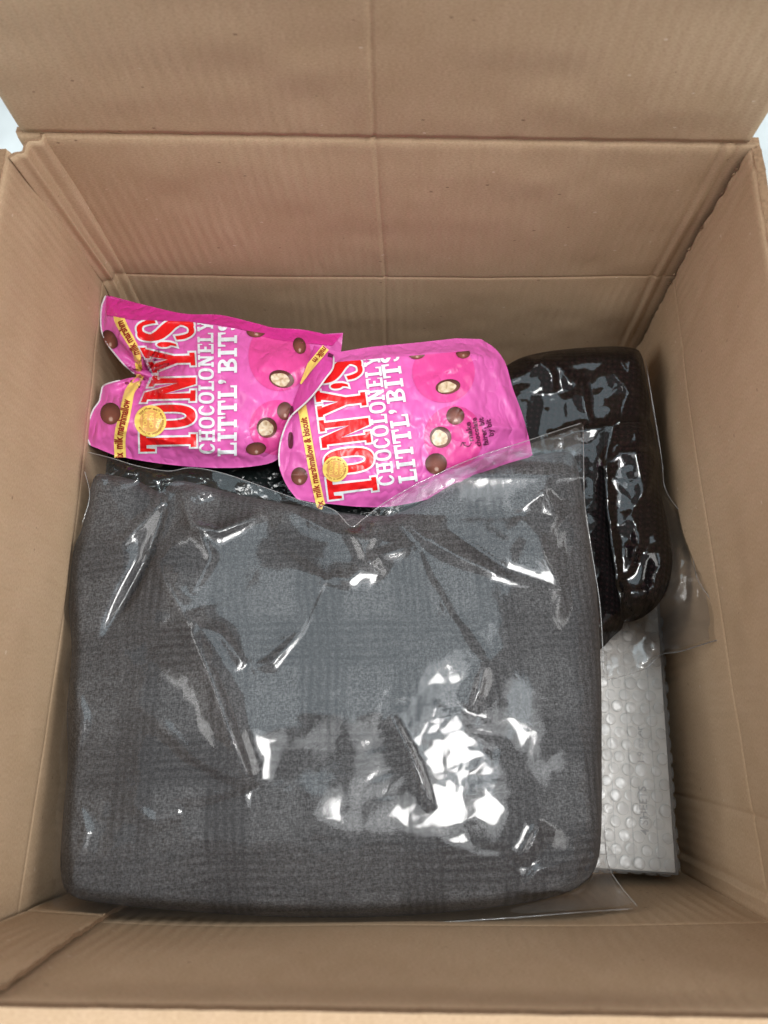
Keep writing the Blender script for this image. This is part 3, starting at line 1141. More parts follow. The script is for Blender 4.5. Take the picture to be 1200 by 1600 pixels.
fm_poly = np.vstack([smooth_line([(136, 706), (175, 716), (215, 728), (262, 736), (300, 731), (350, 740), (420, 764), (470, 782), (520, 796), (548, 822), (566, 812), (600, 786), (660, 752), (740, 716), (820, 690), (880, 670), (909, 661)], 4),
                     smooth_line([(911, 664), (912, 720), (914, 790), (926, 870), (938, 950), (944, 1060), (945, 1180), (944, 1290), (950, 1350), (970, 1385), (996, 1416)], 4),
                     smooth_line([(990, 1420), (900, 1426), (800, 1434), (700, 1440), (560, 1441), (400, 1438), (280, 1433), (200, 1432), (125, 1424), (88, 1419)], 4),
                     smooth_line([(82, 1414), (87, 1385), (83, 1350), (88, 1310), (87, 1270), (94, 1225), (92, 1180), (98, 1130), (103, 1095), (98, 1050), (107, 1000), (100, 960), (98, 925), (103, 870), (128, 820), (140, 775), (132, 735)], 4)])
FMC = [  # the film's main folds
    ([(236, 860), (262, 915), (290, 966), (312, 975)], .0060, 10, 22), ([(290, 966), (330, 1060), (365, 1160), (394, 1232)], .0075, 40, 12),
    ([(300, 972), (345, 990), (385, 1040)], .0040, 14, 10), ([(385, 1042), (425, 1035), (470, 985), (495, 925), (512, 900)], .0065, 11, 26),
    ([(512, 900), (545, 905), (590, 868), (650, 852)], .0050, 16, 9), ([(652, 850), (672, 905), (700, 960), (757, 1036)], .0075, 24, 10),
    ([(618, 800), (660, 840), (720, 872), (800, 905), (880, 925)], .0060, 11, 26), ([(806, 800), (850, 770), (868, 800), (880, 806)], .0040, 12, 12),
    ([(810, 805), (842, 838), (850, 870), (880, 922)], .0040, 12, 16), ([(757, 1036), (748, 1080), (735, 1110)], .0050, 10, 14),
    ([(548, 824), (580, 880), (600, 900)], .0050, 16, 8), ([(560, 815), (575, 850), (600, 790)], .005, 9, 7), ([(236, 745), (262, 800), (240, 860)], .0060, 9, 14), ([(150, 830), (190, 850), (240, 800), (270, 770)], .0050, 11, 9),
    ([(160, 1000), (220, 930), (240, 862)], .0035, 14, 20), ([(185, 1090), (240, 1120), (300, 1180), (390, 1230)], .0045, 10, 34), ([(185, 1235), (240, 1248), (330, 1240), (390, 1235)], .0035, 20, 10),
    ([(195, 1250), (240, 1285), (285, 1270)], .0025, 10, 14), ([(440, 790), (520, 830), (640, 850)], .0040, 16, 12), ([(300, 800), (330, 870), (300, 930)], .0030, 18, 12),
    ([(820, 1400), (870, 1392), (905, 1398), (930, 1370), (975, 1340)], .0070, 7, 12), ([(845, 1284), (830, 1320), (812, 1345)], .0060, 8, 12), ([(905, 1395), (930, 1365), (940, 1345)], .0050, 6, 8),
    ([(812, 1400), (840, 1360), (900, 1342), (940, 1350)], .0045, 8, 10), ([(100, 1390), (120, 1410), (150, 1418), (200, 1420)], .0045, 7, 7), ([(120, 1250), (135, 1300), (112, 1380)], .004, 8, 8),
    ([(112, 1060), (130, 1120), (120, 1180)], .004, 8, 10), ([(610, 1115), (640, 1175), (655, 1210), (675, 1265)], .0030, 7, 5),
    ([(150, 722), (200, 735), (250, 742)], .005, 6, 8), ([(165, 716), (185, 745), (210, 738)], .005, 5, 7), ([(215, 728), (235, 752), (290, 742), (330, 750)], .005, 7, 9)]
_r = np.random.default_rng(22)
for _ in range(80):                        # crumpled patch near the right front
    cx_, cy_ = _r.normal(712, 75), _r.normal(1170, 72)
    an, ln = _r.normal(-.35, .5), _r.uniform(20, 75)
    k = _r.uniform(-8, 8)
    FMC.append(([(cx_ - ln / 2 * math.cos(an), cy_ - ln / 2 * math.sin(an)), (cx_ + k * .3, cy_ + k), (cx_ + ln / 2 * math.cos(an), cy_ + ln / 2 * math.sin(an))], _r.choice([-1, 1, 1]) * _r.uniform(.00003, .00017), _r.uniform(2, 5), _r.uniform(2, 6)))


for _ in range(34):                        # tight crinkles at the bag's open end
    cx_, cy_ = _r.uniform(145, 430), _r.uniform(712, 775)
    an, ln = _r.normal(.6, .7), _r.uniform(14, 42)
    FMC.append(([(cx_ - ln / 2 * math.cos(an), cy_ - ln / 2 * math.sin(an)), (cx_ + _r.uniform(-4, 4), cy_), (cx_ + ln / 2 * math.cos(an), cy_ + ln / 2 * math.sin(an))], _r.uniform(.0005, .0020), _r.uniform(3, 7), _r.uniform(3, 9)))


def z_fm(P):
    d, _, _ = seg_dist(P, tr_coarse)
    sd = np.where(inside(P, tr_poly), d, -d)
    z = tr_core(P, np.clip(sd, 0, 900)) + .0022 - .008 * sstep(-sd, -20, 22) * np.clip((P[:, 1] - 800) / 60, 0, 1)
    # the open end at the back rides over the pouch; the sealed corner at the front sticks out flat
    top = np.clip((805 - P[:, 1]) / 60, 0, 1) * np.clip((P[:, 0] - 430) / 90, 0, 1)
    z = np.maximum(z, z * (1 - top) + top * .140)
    tl = np.clip((770 - P[:, 1]) / 40, 0, 1) * np.clip((470 - P[:, 0]) / 60, 0, 1)
    z = np.maximum(z, z * (1 - tl) + tl * .118)
    br = np.clip((P[:, 0] - 900) / 60, 0, 1) * np.clip((P[:, 1] - 1310) / 50, 0, 1)
    z = z * (1 - br) + br * .108
    fade = .3 + .7 * sstep(seg_dist(P, fm_poly)[0], 0, 14)
    for ln, a, w1, w2 in FMC:
        z = z + crease(P, ln, a * (.60 if a > .003 else 1), w1, w2) * fade
    return z + .0005 * np.abs(vnoise(P, 85, 41)) + .0001 * np.abs(vnoise(P, 36, 42))


fb = empty('clear_plastic_bag', px(520, 1080, .08))
tag(fb, 'large clear polythene bag wrapped round the grey check garment', 'plastic bag')
sheet('film', fm_poly, z_fm, 4, M['film'], fb)
lo = smooth_poly([(936, 1335), (946, 1352), (966, 1388), (985, 1412), (900, 1421), (820, 1427), (800, 1420), (880, 1400), (920, 1380)], 4)
sheet('back_film', lo, lambda P: z_fm(P) - .0025 - .0008 * vnoise(P, 22, 45), 5, M['film_loose'], fb)
lo = smooth_poly([(600, 792), (660, 758), (740, 722), (820, 696), (880, 677), (904, 670), (905, 712), (870, 702), (800, 718), (720, 746), (650, 786)], 4)
sheet('back_film', lo, lambda P: z_fm(P) - .0022 - .0006 * vnoise(P, 22, 46), 5, M['film_loose'], fb)
e_ = smooth_line([(136, 706), (175, 716), (215, 728), (262, 736), (300, 731), (350, 740), (420, 764), (470, 782), (520, 796), (548, 822), (566, 812), (600, 786), (660, 752), (740, 716), (820, 690), (880, 670), (909, 661)], 8)
tube('open_edge', px(e_[:, 0], e_[:, 1], z_fm(e_) + .0002), .0003, M['film_hem'], fb)
for pts in ([(911, 664), (912, 720), (914, 790), (926, 870), (938, 950), (944, 1060)], [(944, 1290), (950, 1350), (970, 1385), (996, 1416)], [(990, 1420), (900, 1426), (800, 1434), (700, 1440), (620, 1441)],
            [(128, 820), (140, 775), (132, 735)]):
    e_ = smooth_line(pts, 8)
    tube('side_seam', px(e_[:, 0], e_[:, 1], z_fm(e_) + .0002), .00028, M['film_hem'], fb)

# ------------------------------------------------------------------ pink chocolate pouches
# slab letters, drawn as outlines in a cell w wide and 1 high


def arc(cx, cy, rx, ry, a0, a1, n=14, p=2.0):
    out = []
    for k in range(n + 1):
        a = math.radians(a0 + (a1 - a0) * k / n)
        c, s = math.cos(a), math.sin(a)
        out.append((cx + rx * math.copysign(abs(c) ** (2 / p), c), cy + ry * math.copysign(abs(s) ** (2 / p), s)))
    return out


def stroke(pts, wd):
    """outline of a pen stroke through the points; wd may vary"""
    P = smooth_line(pts, 5)
    T = np.gradient(P, axis=0)
    T /= np.linalg.norm(T, axis=1, keepdims=True)
    N = np.stack([-T[:, 1], T[:, 0]], 1)
    w = np.interp(np.linspace(0, 1, len(P)), np.linspace(0, 1, len(wd)), wd)[:, None] / 2
    return [tuple(q) for q in P + N * w] + [tuple(q) for q in (P - N * w)[::-1]]


def glyph(ch, w, s, q, sf):
    """loops (outline first, then holes): s stem, q serif overhang, sf serif thickness"""
    c = w / 2
    if ch == 'T':
        b, dr, e = sf * 1.15, sf * 1.5, q * .9
        return [[(0, 1), (w, 1), (w, 1 - b - dr), (w - e, 1 - b - dr), (w - e * 1.3, 1 - b), (c + s / 2, 1 - b), (c + s / 2, sf), (c + s / 2 + q, sf), (c + s / 2 + q, 0), (c - s / 2 - q, 0), (c - s / 2 - q, sf), (c - s / 2, sf),
                 (c - s / 2, 1 - b), (e * 1.3, 1 - b), (e, 1 - b - dr), (0, 1 - b - dr)]]
    if ch == 'O':
        return [arc(c, .5, c, .5, 0, 352, 40, 2.5), arc(c, .5, max(c - s, w * .12), .5 - max(sf * 1.0, s * .55), 0, 350, 32, 2.5)]
    if ch == 'N':
        a, b = q, w - q
        y1 = .40
        return [[(0, 1), (a + s * .95, 1), (b - s * .72, y1), (b - s * .72, 1 - sf), (b - s * .72 - q, 1 - sf), (b - s * .72 - q, 1), (w, 1), (w, 1 - sf), (b, 1 - sf), (b, 0), (b - s * .95, 0), (a + s * .72, 1 - y1), (a + s * .72, sf), (a + s * .72 + q, sf),
                 (a + s * .72 + q, 0), (0, 0), (0, sf), (a, sf), (a, 1 - sf), (0, 1 - sf)]]
    if ch == 'Y':
        k = q * .6
        return [[(0, 1), (2 * k + s, 1), (2 * k + s, 1 - sf), (k + s, 1 - sf), (c, .56), (w - k - s, 1 - sf), (w - 2 * k - s, 1 - sf), (w - 2 * k - s, 1), (w, 1), (w, 1 - sf), (w - k, 1 - sf), (c + s / 2, .40), (c + s / 2, sf), (c + s / 2 + q, sf),
                 (c + s / 2 + q, 0), (c - s / 2 - q, 0), (c - s / 2 - q, sf), (c - s / 2, sf), (c - s / 2, .40), (k, 1 - sf), (0, 1 - sf)]]
    if ch == 'S':
        h = sf * .9
        t_ = s * .95
        return [stroke([(w - t_ * .35, .68), (w - t_ * .45, .80), (w * .70, 1 - h * .6), (w * .42, 1 - h * .55), (t_ * .62, .86), (t_ * .52, .70), (w * .36, .56), (w * .64, .44), (w - t_ * .52, .30), (w - t_ * .62, .14), (w * .58, h * .55), (w * .30, h * .6), (t_ * .45, .20), (t_ * .35, .32)],
                       [t_ * .55, t_ * .6, h * 1.1, h * 1.1, t_, t_, t_ * .95, t_ * .95, t_, t_, h * 1.1, h * 1.1, t_ * .6, t_ * .55])]
    if ch == 'C':
        o = arc(c, .5, c, .5, 38, 322, 30, 2.3)
        i = arc(c, .5, c - s, .5 - sf * .95, 318, 42, 24, 2.3)
        return [o + [(w * .94, .30), (w * .94 - .6 * q, .30)] + i + [(w * .94 - .6 * q, .66), (w * .94, .66)]]
    if ch == 'I':
        return [[(0, 1), (w, 1), (w, 1 - sf), (c + s / 2, 1 - sf), (c + s / 2, sf), (w, sf), (w, 0), (0, 0), (0, sf), (c - s / 2, sf), (c - s / 2, 1 - sf), (0, 1 - sf)]]
    if ch == 'L':
        e, dr = q * .9, sf * 1.3
        return [[(0, 1), (2 * q + s, 1), (2 * q + s, 1 - sf), (q + s, 1 - sf), (q + s, sf), (w - e * 1.3, sf), (w - e, sf + dr), (w, sf + dr), (w, 0), (0, 0), (0, sf), (q, sf), (q, 1 - sf), (0, 1 - sf)]]
    if ch == 'E':
        e, dr = q * .8, sf
        return [[(0, 1), (w, 1), (w, 1 - sf - dr), (w - e, 1 - sf - dr), (w - e, 1 - sf), (q + s, 1 - sf), (q + s, .5 + sf / 2), (w * .72, .5 + sf / 2), (w * .72, .5 - sf / 2), (q + s, .5 - sf / 2), (q + s, sf), (w - e, sf), (w - e, sf + dr),
                 (w, sf + dr), (w, 0), (0, 0), (0, sf), (q, sf), (q, 1 - sf), (0, 1 - sf)]]
    if ch == 'H':
        return [[(0, 1), (2 * q + s, 1), (2 * q + s, 1 - sf), (q + s, 1 - sf), (q + s, .5 + sf / 2), (w - q - s, .5 + sf / 2), (w - q - s, 1 - sf), (w - 2 * q - s, 1 - sf), (w - 2 * q - s, 1), (w, 1), (w, 1 - sf), (w - q, 1 - sf), (w - q, sf), (w, sf), (w, 0),
                 (w - 2 * q - s, 0), (w - 2 * q - s, sf), (w - q - s, sf), (w - q - s, .5 - sf / 2), (q + s, .5 - sf / 2), (q + s, sf), (2 * q + s, sf), (2 * q + s, 0), (0, 0), (0, sf), (q, sf), (q, 1 - sf), (0, 1 - sf)]]
    if ch == 'B':
        x0 = w * .55
        o = [(0, 1)] + arc(x0, .76, w * .40, .24, 90, -55, 12) + arc(x0, .27, w * .45, .27, 60, -90, 12) + [(0, 0), (0, sf), (q, sf), (q, 1 - sf), (0, 1 - sf)]
        h1 = [(q + s, 1 - sf)] + arc(x0, .765, w * .40 - s * .9, .235 - sf, 90, -90, 10) + [(q + s, .53 + sf * .02)]
        h2 = [(q + s, .53 - sf)] + arc(x0, .268, w * .45 - s * .9, .262 - sf, 90, -90, 10) + [(q + s, sf)]
        return [o, h1, h2]
    if ch == "'":
        return [arc(c, .84, c, .15, 0, 250, 16) + [(c * .5, .62), (c * .2, .56), (c * 1.1, .57), (w * .92, .70)]]
    return []


def area2(l):
    return sum(l[k - 1][0] * l[k][1] - l[k][0] * l[k - 1][1] for k in range(len(l))) / 2


def grow(loop, d):
    """move an outline outwards by d (mitred)"""
    if area2(loop) < 0:
        loop = loop[::-1]
    P = [p for i, p in enumerate(loop) if math.dist(p, loop[i - 1]) > 1e-4]
    out = []
    n = len(P)
    for i in range(n):
        a, b, c = np.array(P[i - 1]), np.array(P[i]), np.array(P[(i + 1) % n])
        u, v = (b - a) / np.linalg.norm(b - a), (c - b) / np.linalg.norm(c - b)
        n1, n2 = np.array([u[1], -u[0]]), np.array([v[1], -v[0]])
        m = n1 + n2
        k = max(.45, 1 + float(n1 @ n2))
        out.append(tuple(b + m * d / k))
    return out


class Pouch:
    step = 3.0

    def __init__(self, root, zf, clips, warp=None):
        self.root, self.zf, self.clips, self.warp = root, zf, clips, warp

    def put(self, name, tris, mat, dz, shade=None, clip=True, parent=None):
        cs = Cells()
        for t_ in tris:
            t_ = [tuple(p) for p in t_]
            if self.warp:
                t_ = [self.warp(p) for p in t_]
            if clip:
                for p, n in self.clips:
                    t_ = clip_line(t_, p, n)
                    if len(t_) < 3:
                        break
            if len(t_) >= 3:
                cs.tri(t_, self.step)
        if not cs.f:
            return None
        P = np.array(cs.v)
        V = px(P[:, 0], P[:, 1], self.zf(P) + dz * 1.8)
        o = mesh(name, V, orient(V, cs.f), mat, None, True, shade=None if shade is None else shade(P))
        return keep(o, parent or self.root)

    def disc(self, name, cx, cy, rx, ry, rot, mat, dz, shade=None, n=28, wob=0.0, parent=None):
        c, s = math.cos(rot), math.sin(rot)
        ring = []
        for k in range(n):
            a = 2 * math.pi * k / n
            m = 1 + wob * math.sin(3 * a + cx) + wob * .6 * math.sin(5 * a + cy)
            x, y = rx * m * math.cos(a), ry * m * math.sin(a)
            ring.append((cx + x * c - y * s, cy + x * s + y * c))
        tris = [[(cx, cy), ring[k], ring[(k + 1) % n]] for k in range(n)]
        return self.put(name, tris, mat, dz, shade, parent=parent)

    def ball(self, cx, cy, rx, ry, rot=0.0, cut=False):
        def sh(P, cx=cx, cy=cy, rx=rx, ry=ry):
            u, v = (P[:, 0] - cx) / rx, (P[:, 1] - cy) / ry
            r2 = u * u + v * v
            hi = np.exp(-((u - .05) ** 2 + (v - .55) ** 2) / .035)
            return np.clip(.72 - .42 * r2 + .22 * v + .55 * hi, 0, 1)
        pic = self.disc('chocolate_picture', cx, cy, rx, ry, rot, M['choc'], .00045, sh)
        if cut:
            def sb(P, cx=cx, cy=cy):
                return np.clip(.6 + .5 * vnoise(P, 3.2, 77) + .2 * vnoise(P, 1.6, 78), 0, 1)
            self.disc('biscuit_picture', cx - rx * .10, cy + ry * .08, rx * .74, ry * .74, rot, M['biscuit'], .0006, sb, wob=.05, parent=pic)

    def words(self, text, base0, base1, hv, style, mat, dz, outline=None, widths=None, extra=None, name='lettering'):
        """text from base0 towards base1 (its far end), letters rising along hv"""
        s, q, sf, gap = style
        b0, b1, hv = np.array(base0, float), np.array(base1, float), np.array(hv, float)
        e = b1 - b0
        L = np.linalg.norm(e)
        e /= L
        tot = sum(widths.get(c, .8) for c in text) + gap * (len(text) - 1)
        k = L / tot
        main, edge, x = [], [], 0.0
        for c in text:
            w = widths.get(c, .8)
            loops = glyph(c, w, s, q, sf)
            if extra and c in extra:
                ox, oy, sx_, sy_ = extra[c]
                loops = [[(x_ * sx_ + ox, y_ * sy_ + oy) for x_, y_ in l] for l in loops]

            def mp(l):
                return [tuple(b0 + e * ((x + p[0]) * k) + hv * p[1]) for p in l]
            if loops:
                mm = [mp(l) for l in loops]
                main += tess(mm)
                if outline:
                    ee = [grow(mm[0], outline)]
                    for h_ in mm[1:]:
                        ee.append(grow(h_, -outline * .9))
                    edge += tess(ee)
            x += w + gap
        if outline:
            self.put('lettering_outline', edge, M['white'], dz - .00015)
        return self.put(name, main, mat, dz)

    def along(self, text, path, size, mat, dz, bold=.02, start=0.0, name='lettering', stretch=1.0, parent=None):
        """lettering whose baseline follows a pixel path"""
        path = np.asarray(path, float)
        seg = np.linalg.norm(np.diff(path, axis=0), axis=1)
        cum = np.concatenate([[0], np.cumsum(seg)])
        T = np.gradient(path, axis=0)
        T /= np.linalg.norm(T, axis=1, keepdims=True)

        def mp(p):
            sx_ = start + p[0] * size * stretch
            x = np.interp(sx_, cum, path[:, 0])
            y = np.interp(sx_, cum, path[:, 1])
            tx, ty = np.interp(sx_, cum, T[:, 0]), np.interp(sx_, cum, T[:, 1])
            if sx_ > cum[-1]:
                x += tx * (sx_ - cum[-1])
                y += ty * (sx_ - cum[-1])
            return (x + ty * p[1] * size, y - tx * p[1] * size)
        tr = [[mp(p) for p in t_] for t_ in font_tris(text, bold)]
        return self.put(name, tr, mat, dz, parent=parent)

    def ribbon(self, path, width, mat, dz, name):
        path = np.asarray(path, float)
        T = np.gradient(path, axis=0)
        T /= np.linalg.norm(T, axis=1, keepdims=True)
        N = np.stack([-T[:, 1], T[:, 0]], 1)
        w = np.interp(np.linspace(0, 1, len(path)), np.linspace(0, 1, len(width)), width)[:, None] / 2
        a, b = path + N * w, path - N * w
        tr = []
        for k in range(len(path) - 1):
            tr += [[tuple(a[k]), tuple(a[k + 1]), tuple(b[k + 1])], [tuple(a[k]), tuple(b[k + 1]), tuple(b[k])]]
        return self.put(name, tr, mat, dz)

    def seal(self, cx, cy, r, rot):
        sl = self.disc('seal', cx, cy, r, r, 0, M['yellow'], .0008, n=36)
        self.disc('seal_centre', cx, cy, r * .68, r * .68, 0, M['tan'], .00095, n=32, parent=sl)
        ring = [(cx + r * .735 * math.cos(a), cy + r * .735 * math.sin(a)) for a in np.linspace(rot, rot + 2 * math.pi, 60)]
        self.along("together we'll end exploitation in cocoa", ring, r * .235, M['maroon'], .00095, bold=.01, stretch=1.02, parent=sl)
        c, s = math.cos(-math.pi / 2 + .05), math.sin(-math.pi / 2 + .05)
        for i, wd in enumerate(("TONY'S", 'OPEN', 'CHAIN')):
            # three short lines that read upwards, like the rest of the print
            off = (i - .72) * r * .40
            sz = r * .36
            x0, y0 = cx + off + sz * .2, cy + r * .46
            self.along(wd, [(x0, y0), (x0 + .4, y0 - r)], sz, M['yellow'], .0011, bold=.03, stretch=.95 if wd != 'OPEN' else 1.05, parent=sl)


HEAVY = (.30, .12, .10, .13)
W1 = {'T': .86, 'O': .98, 'N': 1.12, 'Y': 1.06, "'": .02, 'S': .92}
SLAB = (.20, .10, .15, .09)
W2 = {'C': .74, 'H': .84, 'O': .80, 'L': .68, 'N': .84, 'E': .68, 'Y': .80, 'I': .44, 'T': .74, "'": .22, 'B': .74, 'S': .66, ' ': .16}


def pouch_print(p, tony, choco, littl, ol):
    p.words("TONY'S", tony[0], tony[1], tony[2], HEAVY, M['red'], .0006, outline=ol, widths=W1, extra={"'": (-.13, -.14, 11.0, .82)})
    p.words('CHOCOLONELY', choco[0], choco[1], choco[2], SLAB, M['white'], .0006, widths=W2)
    p.words("LITTL' BITS", littl[0], littl[1], littl[2], SLAB, M['white'], .0006, widths=W2)


# --- the pouch at the back left, pinched in the middle of its left end
p1_left = [(165.5, 461.5), (159, 478), (157.5, 500), (159, 518), (166, 535), (177, 550), (195, 571), (210, 584), (222, 589), (206, 590), (188, 594), (163, 602), (158, 614), (155, 627), (146, 640), (139, 658), (135.5, 672), (136, 683), (141, 696)]
p1_bot = [(178, 711), (225, 720.5), (295, 729), (365, 731), (417, 725), (440, 714)]
p1_right = [(468, 700), (505, 640), (528, 580), (533, 548), (536, 520)]
p1_top = [(505, 522), (470, 515.5), (428, 513), (400, 506), (344, 493), (288, 491), (225, 477)]
p1_poly = np.vstack([smooth_line(p1_left, 3), smooth_line(p1_bot, 4), smooth_line(p1_right, 3), smooth_line(p1_top, 4)])
P1FOLD = [(165, 492), (216, 500), (302, 503), (372, 513), (430, 530), (520, 540)]


def z_p1(P):
    d, _, _ = seg_dist(P, p1_poly)
    z = .126 + .004 * (720 - P[:, 1]) / 240 + .020 * (1 - np.exp(-(d / 42.) ** 1.3))
    n = np.array([228, 584.])
    v = P - n
    r = np.hypot(v[:, 0], v[:, 1])
    a = np.arctan2(v[:, 1], v[:, 0])
    z = z - .020 * np.exp(-r / 22.) + .0035 * np.sin(a * 9 + .6) * np.exp(-((r - 30) / 34.) ** 2) * np.clip(r / 12, 0, 1)
    z = z + crease(P, [(180, 520), (205, 550), (228, 582)], .008, 9, 14) + crease(P, [(163, 604), (200, 596), (228, 588)], .008, 14, 6) + crease(P, [(228, 584), (300, 600), (370, 590)], -.004, 12)
    z = z + crease(P, [(230, 590), (290, 650), (330, 690)], .003, 9, 14) + crease(P, [(300, 560), (380, 610), (420, 640)], .0025, 10, 16) + crease(P, [(140, 690), (200, 672), (300, 700), (420, 716)], .003, 8, 12)
    z = z + crease(P, [(390, 600), (420, 560), (450, 545)], .003, 16, 10) + crease(P, P1FOLD, .0035, 6, 16) + crease(P, [(196, 600), (200, 640), (185, 690)], .002, 8)
    for ln, a, w1, w2 in CR1:
        z = z + crease(P, ln, a, w1, w2)
    return z + .0016 * vnoise(P, 40, 61) + .0014 * np.abs(vnoise(P, 24, 62))


def crumples(seed, x0, x1, y0, y1, n):
    r = np.random.default_rng(seed)
    out = []
    for _ in range(n):
        cx_, cy_ = r.uniform(x0, x1), r.uniform(y0, y1)
        an, ln = r.uniform(0, math.pi), r.uniform(25, 80)
        k = r.uniform(-10, 10)
        out.append(([(cx_ - ln / 2 * math.cos(an), cy_ - ln / 2 * math.sin(an)), (cx_ + k, cy_ + k * .6), (cx_ + ln / 2 * math.cos(an), cy_ + ln / 2 * math.sin(an))], r.choice([-1, 1]) * r.uniform(.0003, .0010), r.uniform(4, 9), r.uniform(6, 18)))
    return out


CR1, CR2 = crumples(91, 170, 500, 500, 715, 34), crumples(92, 460, 820, 550, 780, 34)


def p1_warp(p):
    x, y = p
    return (x + 23 * math.exp(-((y - 585) / 30.) ** 2) * min(1, max(0, (312 - x) / 95.)), y)


r1 = empty('chocolate_pouch', px(310, 620, .10))
tag(r1, 'pink chocolate pouch in the back left corner with its end pinched inwards', 'pouch', 'pink chocolate pouches')
b1_ = sheet('body', p1_poly, z_p1, 3, M['pink'], r1, skirt=(.014, [(0, 0), (.08, 0.0006), (.5, .008), (1, .03)]))
P1 = Pouch(r1, z_p1, [((216, 500), (-.03, 1)), ((302, 503.5), (-.155, 1))], p1_warp)
pouch_print(P1, ((307, 704), (302, 497), (-88, 2)), ((336, 709), (333, 500), (-25, 0)), ((370, 712), (370.5, 496), (-30, 1)), 3.0)
b1p = smooth_line([(188, 715), (187, 690), (189, 672), (194, 652), (198, 632), (203, 611), (214, 597), (219, 588), (217, 575), (213, 550), (205, 534), (195, 517), (187, 500), (185, 486), (187, 470)], 5)
P1b = Pouch(r1, z_p1, [])
P1b.ribbon(b1p, [18, 18, 17, 14, 10, 14, 17, 18], M['yellow'], .0003, 'yellow_band')
P1b.along('mix  milk marshmallow', b1p[:36] + np.array([4.0, 0]), 17.5, M['maroon'], .00055, start=-8, bold=.035, stretch=.60)
P1b.along('milk marshm', b1p[42:] + np.array([4.0, 0]), 16.5, M['maroon'], .00055, start=12, bold=.035, stretch=.70)
P1c = Pouch(r1, z_p1, [((302, 503.5), (-.155, 1))])
P1c.disc('circle', 437, 556, 49, 55, 0, M['circle'], .0002, n=44)
P1c.disc('circle', 433, 668, 43, 43, 0, M['circle'], .0002, n=44)
P1d = Pouch(r1, z_p1, [])
for a in ((172, 530, 10, 16, -.55), (172.5, 646, 16, 17, 0), (468, 540, 10, 13, -.3), (440, 592, 20, 13.5, .25, True), (445, 642, 12, 14, 0), (417, 668, 16, 16, 0, True), (400, 701, 16, 10, -.1)):
    P1d.ball(*a)
P1c.ball(400, 518, 15, 9)
P1d.seal(235, 658, 25, -2.6)
for ln in (p1_left[:8], p1_left[10:]):
    e_ = smooth_line(ln, 6)
    tube('cut_edge', px(e_[:, 0], e_[:, 1], z_p1(e_) + .0004), .0006, M['silver'], r1)
e_ = smooth_line([(165.5, 461.5)] + p1_top[::-1][0:], 6)
tube('top_seam', px(e_[:, 0], e_[:, 1], z_p1(e_) + .0002), .0004, M['pink_deep'], r1)
# the strip beyond the fold turns away to the back
st = np.vstack([smooth_line([(166, 464)] + p1_top[::-1] + [(534, 522)], 4), smooth_line(P1FOLD[::-1], 4)])
sheet('side_seal', st, z_p1, 3, M['pink_deep'], r1, dz=.0007)

# --- the pouch to its right, lying on its end, with one corner folded over
p2_poly = np.vstack([smooth_line([(491, 541), (474, 585), (457, 632), (446, 668), (438, 698), (436, 727), (447, 757), (464, 780)], 4), smooth_line([(490, 785), (512, 787), (567, 792), (620, 790), (700, 772), (775, 745), (832, 711)], 4),
                     smooth_line([(828, 690), (816, 647), (801, 606), (790, 568), (774, 545), (752, 530)], 4), smooth_line([(713, 528.5), (655, 535), (581, 542), (530, 550)], 4)])
P2FOLD = [(520, 568), (560, 562), (640, 555), (700, 549.5), (735, 554), (785, 563)]


def z_p2(P):
    d, _, _ = seg_dist(P, p2_poly)
    z = .150 - .024 * np.clip((P[:, 0] - 440) / 390, 0, 1) - .016 * np.clip((P[:, 1] - 560) / 230, 0, 1) + .017 * (1 - np.exp(-(d / 40.) ** 1.3))
    z = z + crease(P, P2FOLD, .0062, 16, 5) + crease(P, [(720, 640), (760, 665), (822, 672)], .0050, 12, 6) + crease(P, [(715, 634), (740, 660), (756, 700), (756, 740)], .0036, 7, 14)
    z = z + crease(P, [(770, 570), (800, 640), (832, 705)], .0042, 7, 12) + crease(P, [(640, 610), (680, 590), (730, 560)], .0025, 16, 10) + crease(P, [(560, 640), (600, 700), (640, 720)], .0018, 12)
    z = z + crease(P, [(444, 704), (470, 705), (480, 720)], .003, 9, 6) + crease(P, [(442, 742), (480, 742)], .002, 6) + crease(P, [(480, 640), (510, 670), (520, 700)], .002, 9, 14) + crease(P, [(760, 660), (800, 665)], .002, 7)
    for ln, a, w1, w2 in CR2:
        z = z + crease(P, ln, a, w1, w2)
    return z + .0016 * vnoise(P, 42, 71) + .0015 * np.abs(vnoise(P, 26, 72))


r2 = empty('chocolate_pouch', px(640, 660, .11))
tag(r2, 'pink chocolate pouch in the middle with one corner folded over, lying on the other pouch', 'pouch', 'pink chocolate pouches')
sheet('body', p2_poly, z_p2, 3, M['pink'], r2, skirt=(.014, [(0, 0), (.08, 0.0006), (.5, .008), (1, .03)]))
P2 = Pouch(r2, z_p2, [((640, 556), (.085, 1))])
pouch_print(P2, ((591, 772), (563, 556), (-77, 9)), ((617, 757), (593, 553), (-26, 3)), ((653, 752), (622, 545), (-29.5, 3.5)), 3.0)
b2p = smooth_line([(502, 790), (500, 784), (490, 738), (481.6, 691), (472.5, 640), (465, 600)], 6)
P2e = Pouch(r2, z_p2, [((457, 640), (.94, .34))])
P2e.ribbon(b2p, [14, 14], M['yellow'], .0003, 'yellow_band')
P2e.along('mix  milk marshmallow & biscuit', b2p + np.array([4.2, 0]), 15.0, M['maroon'], .00055, start=-9, bold=.03, stretch=.76)
P2.disc('circle', 693, 582, 49, 47, 0, M['circle'], .0002, n=44)
P2.disc('circle', 709, 683, 46, 49, 0, M['circle'], .0002, n=44)
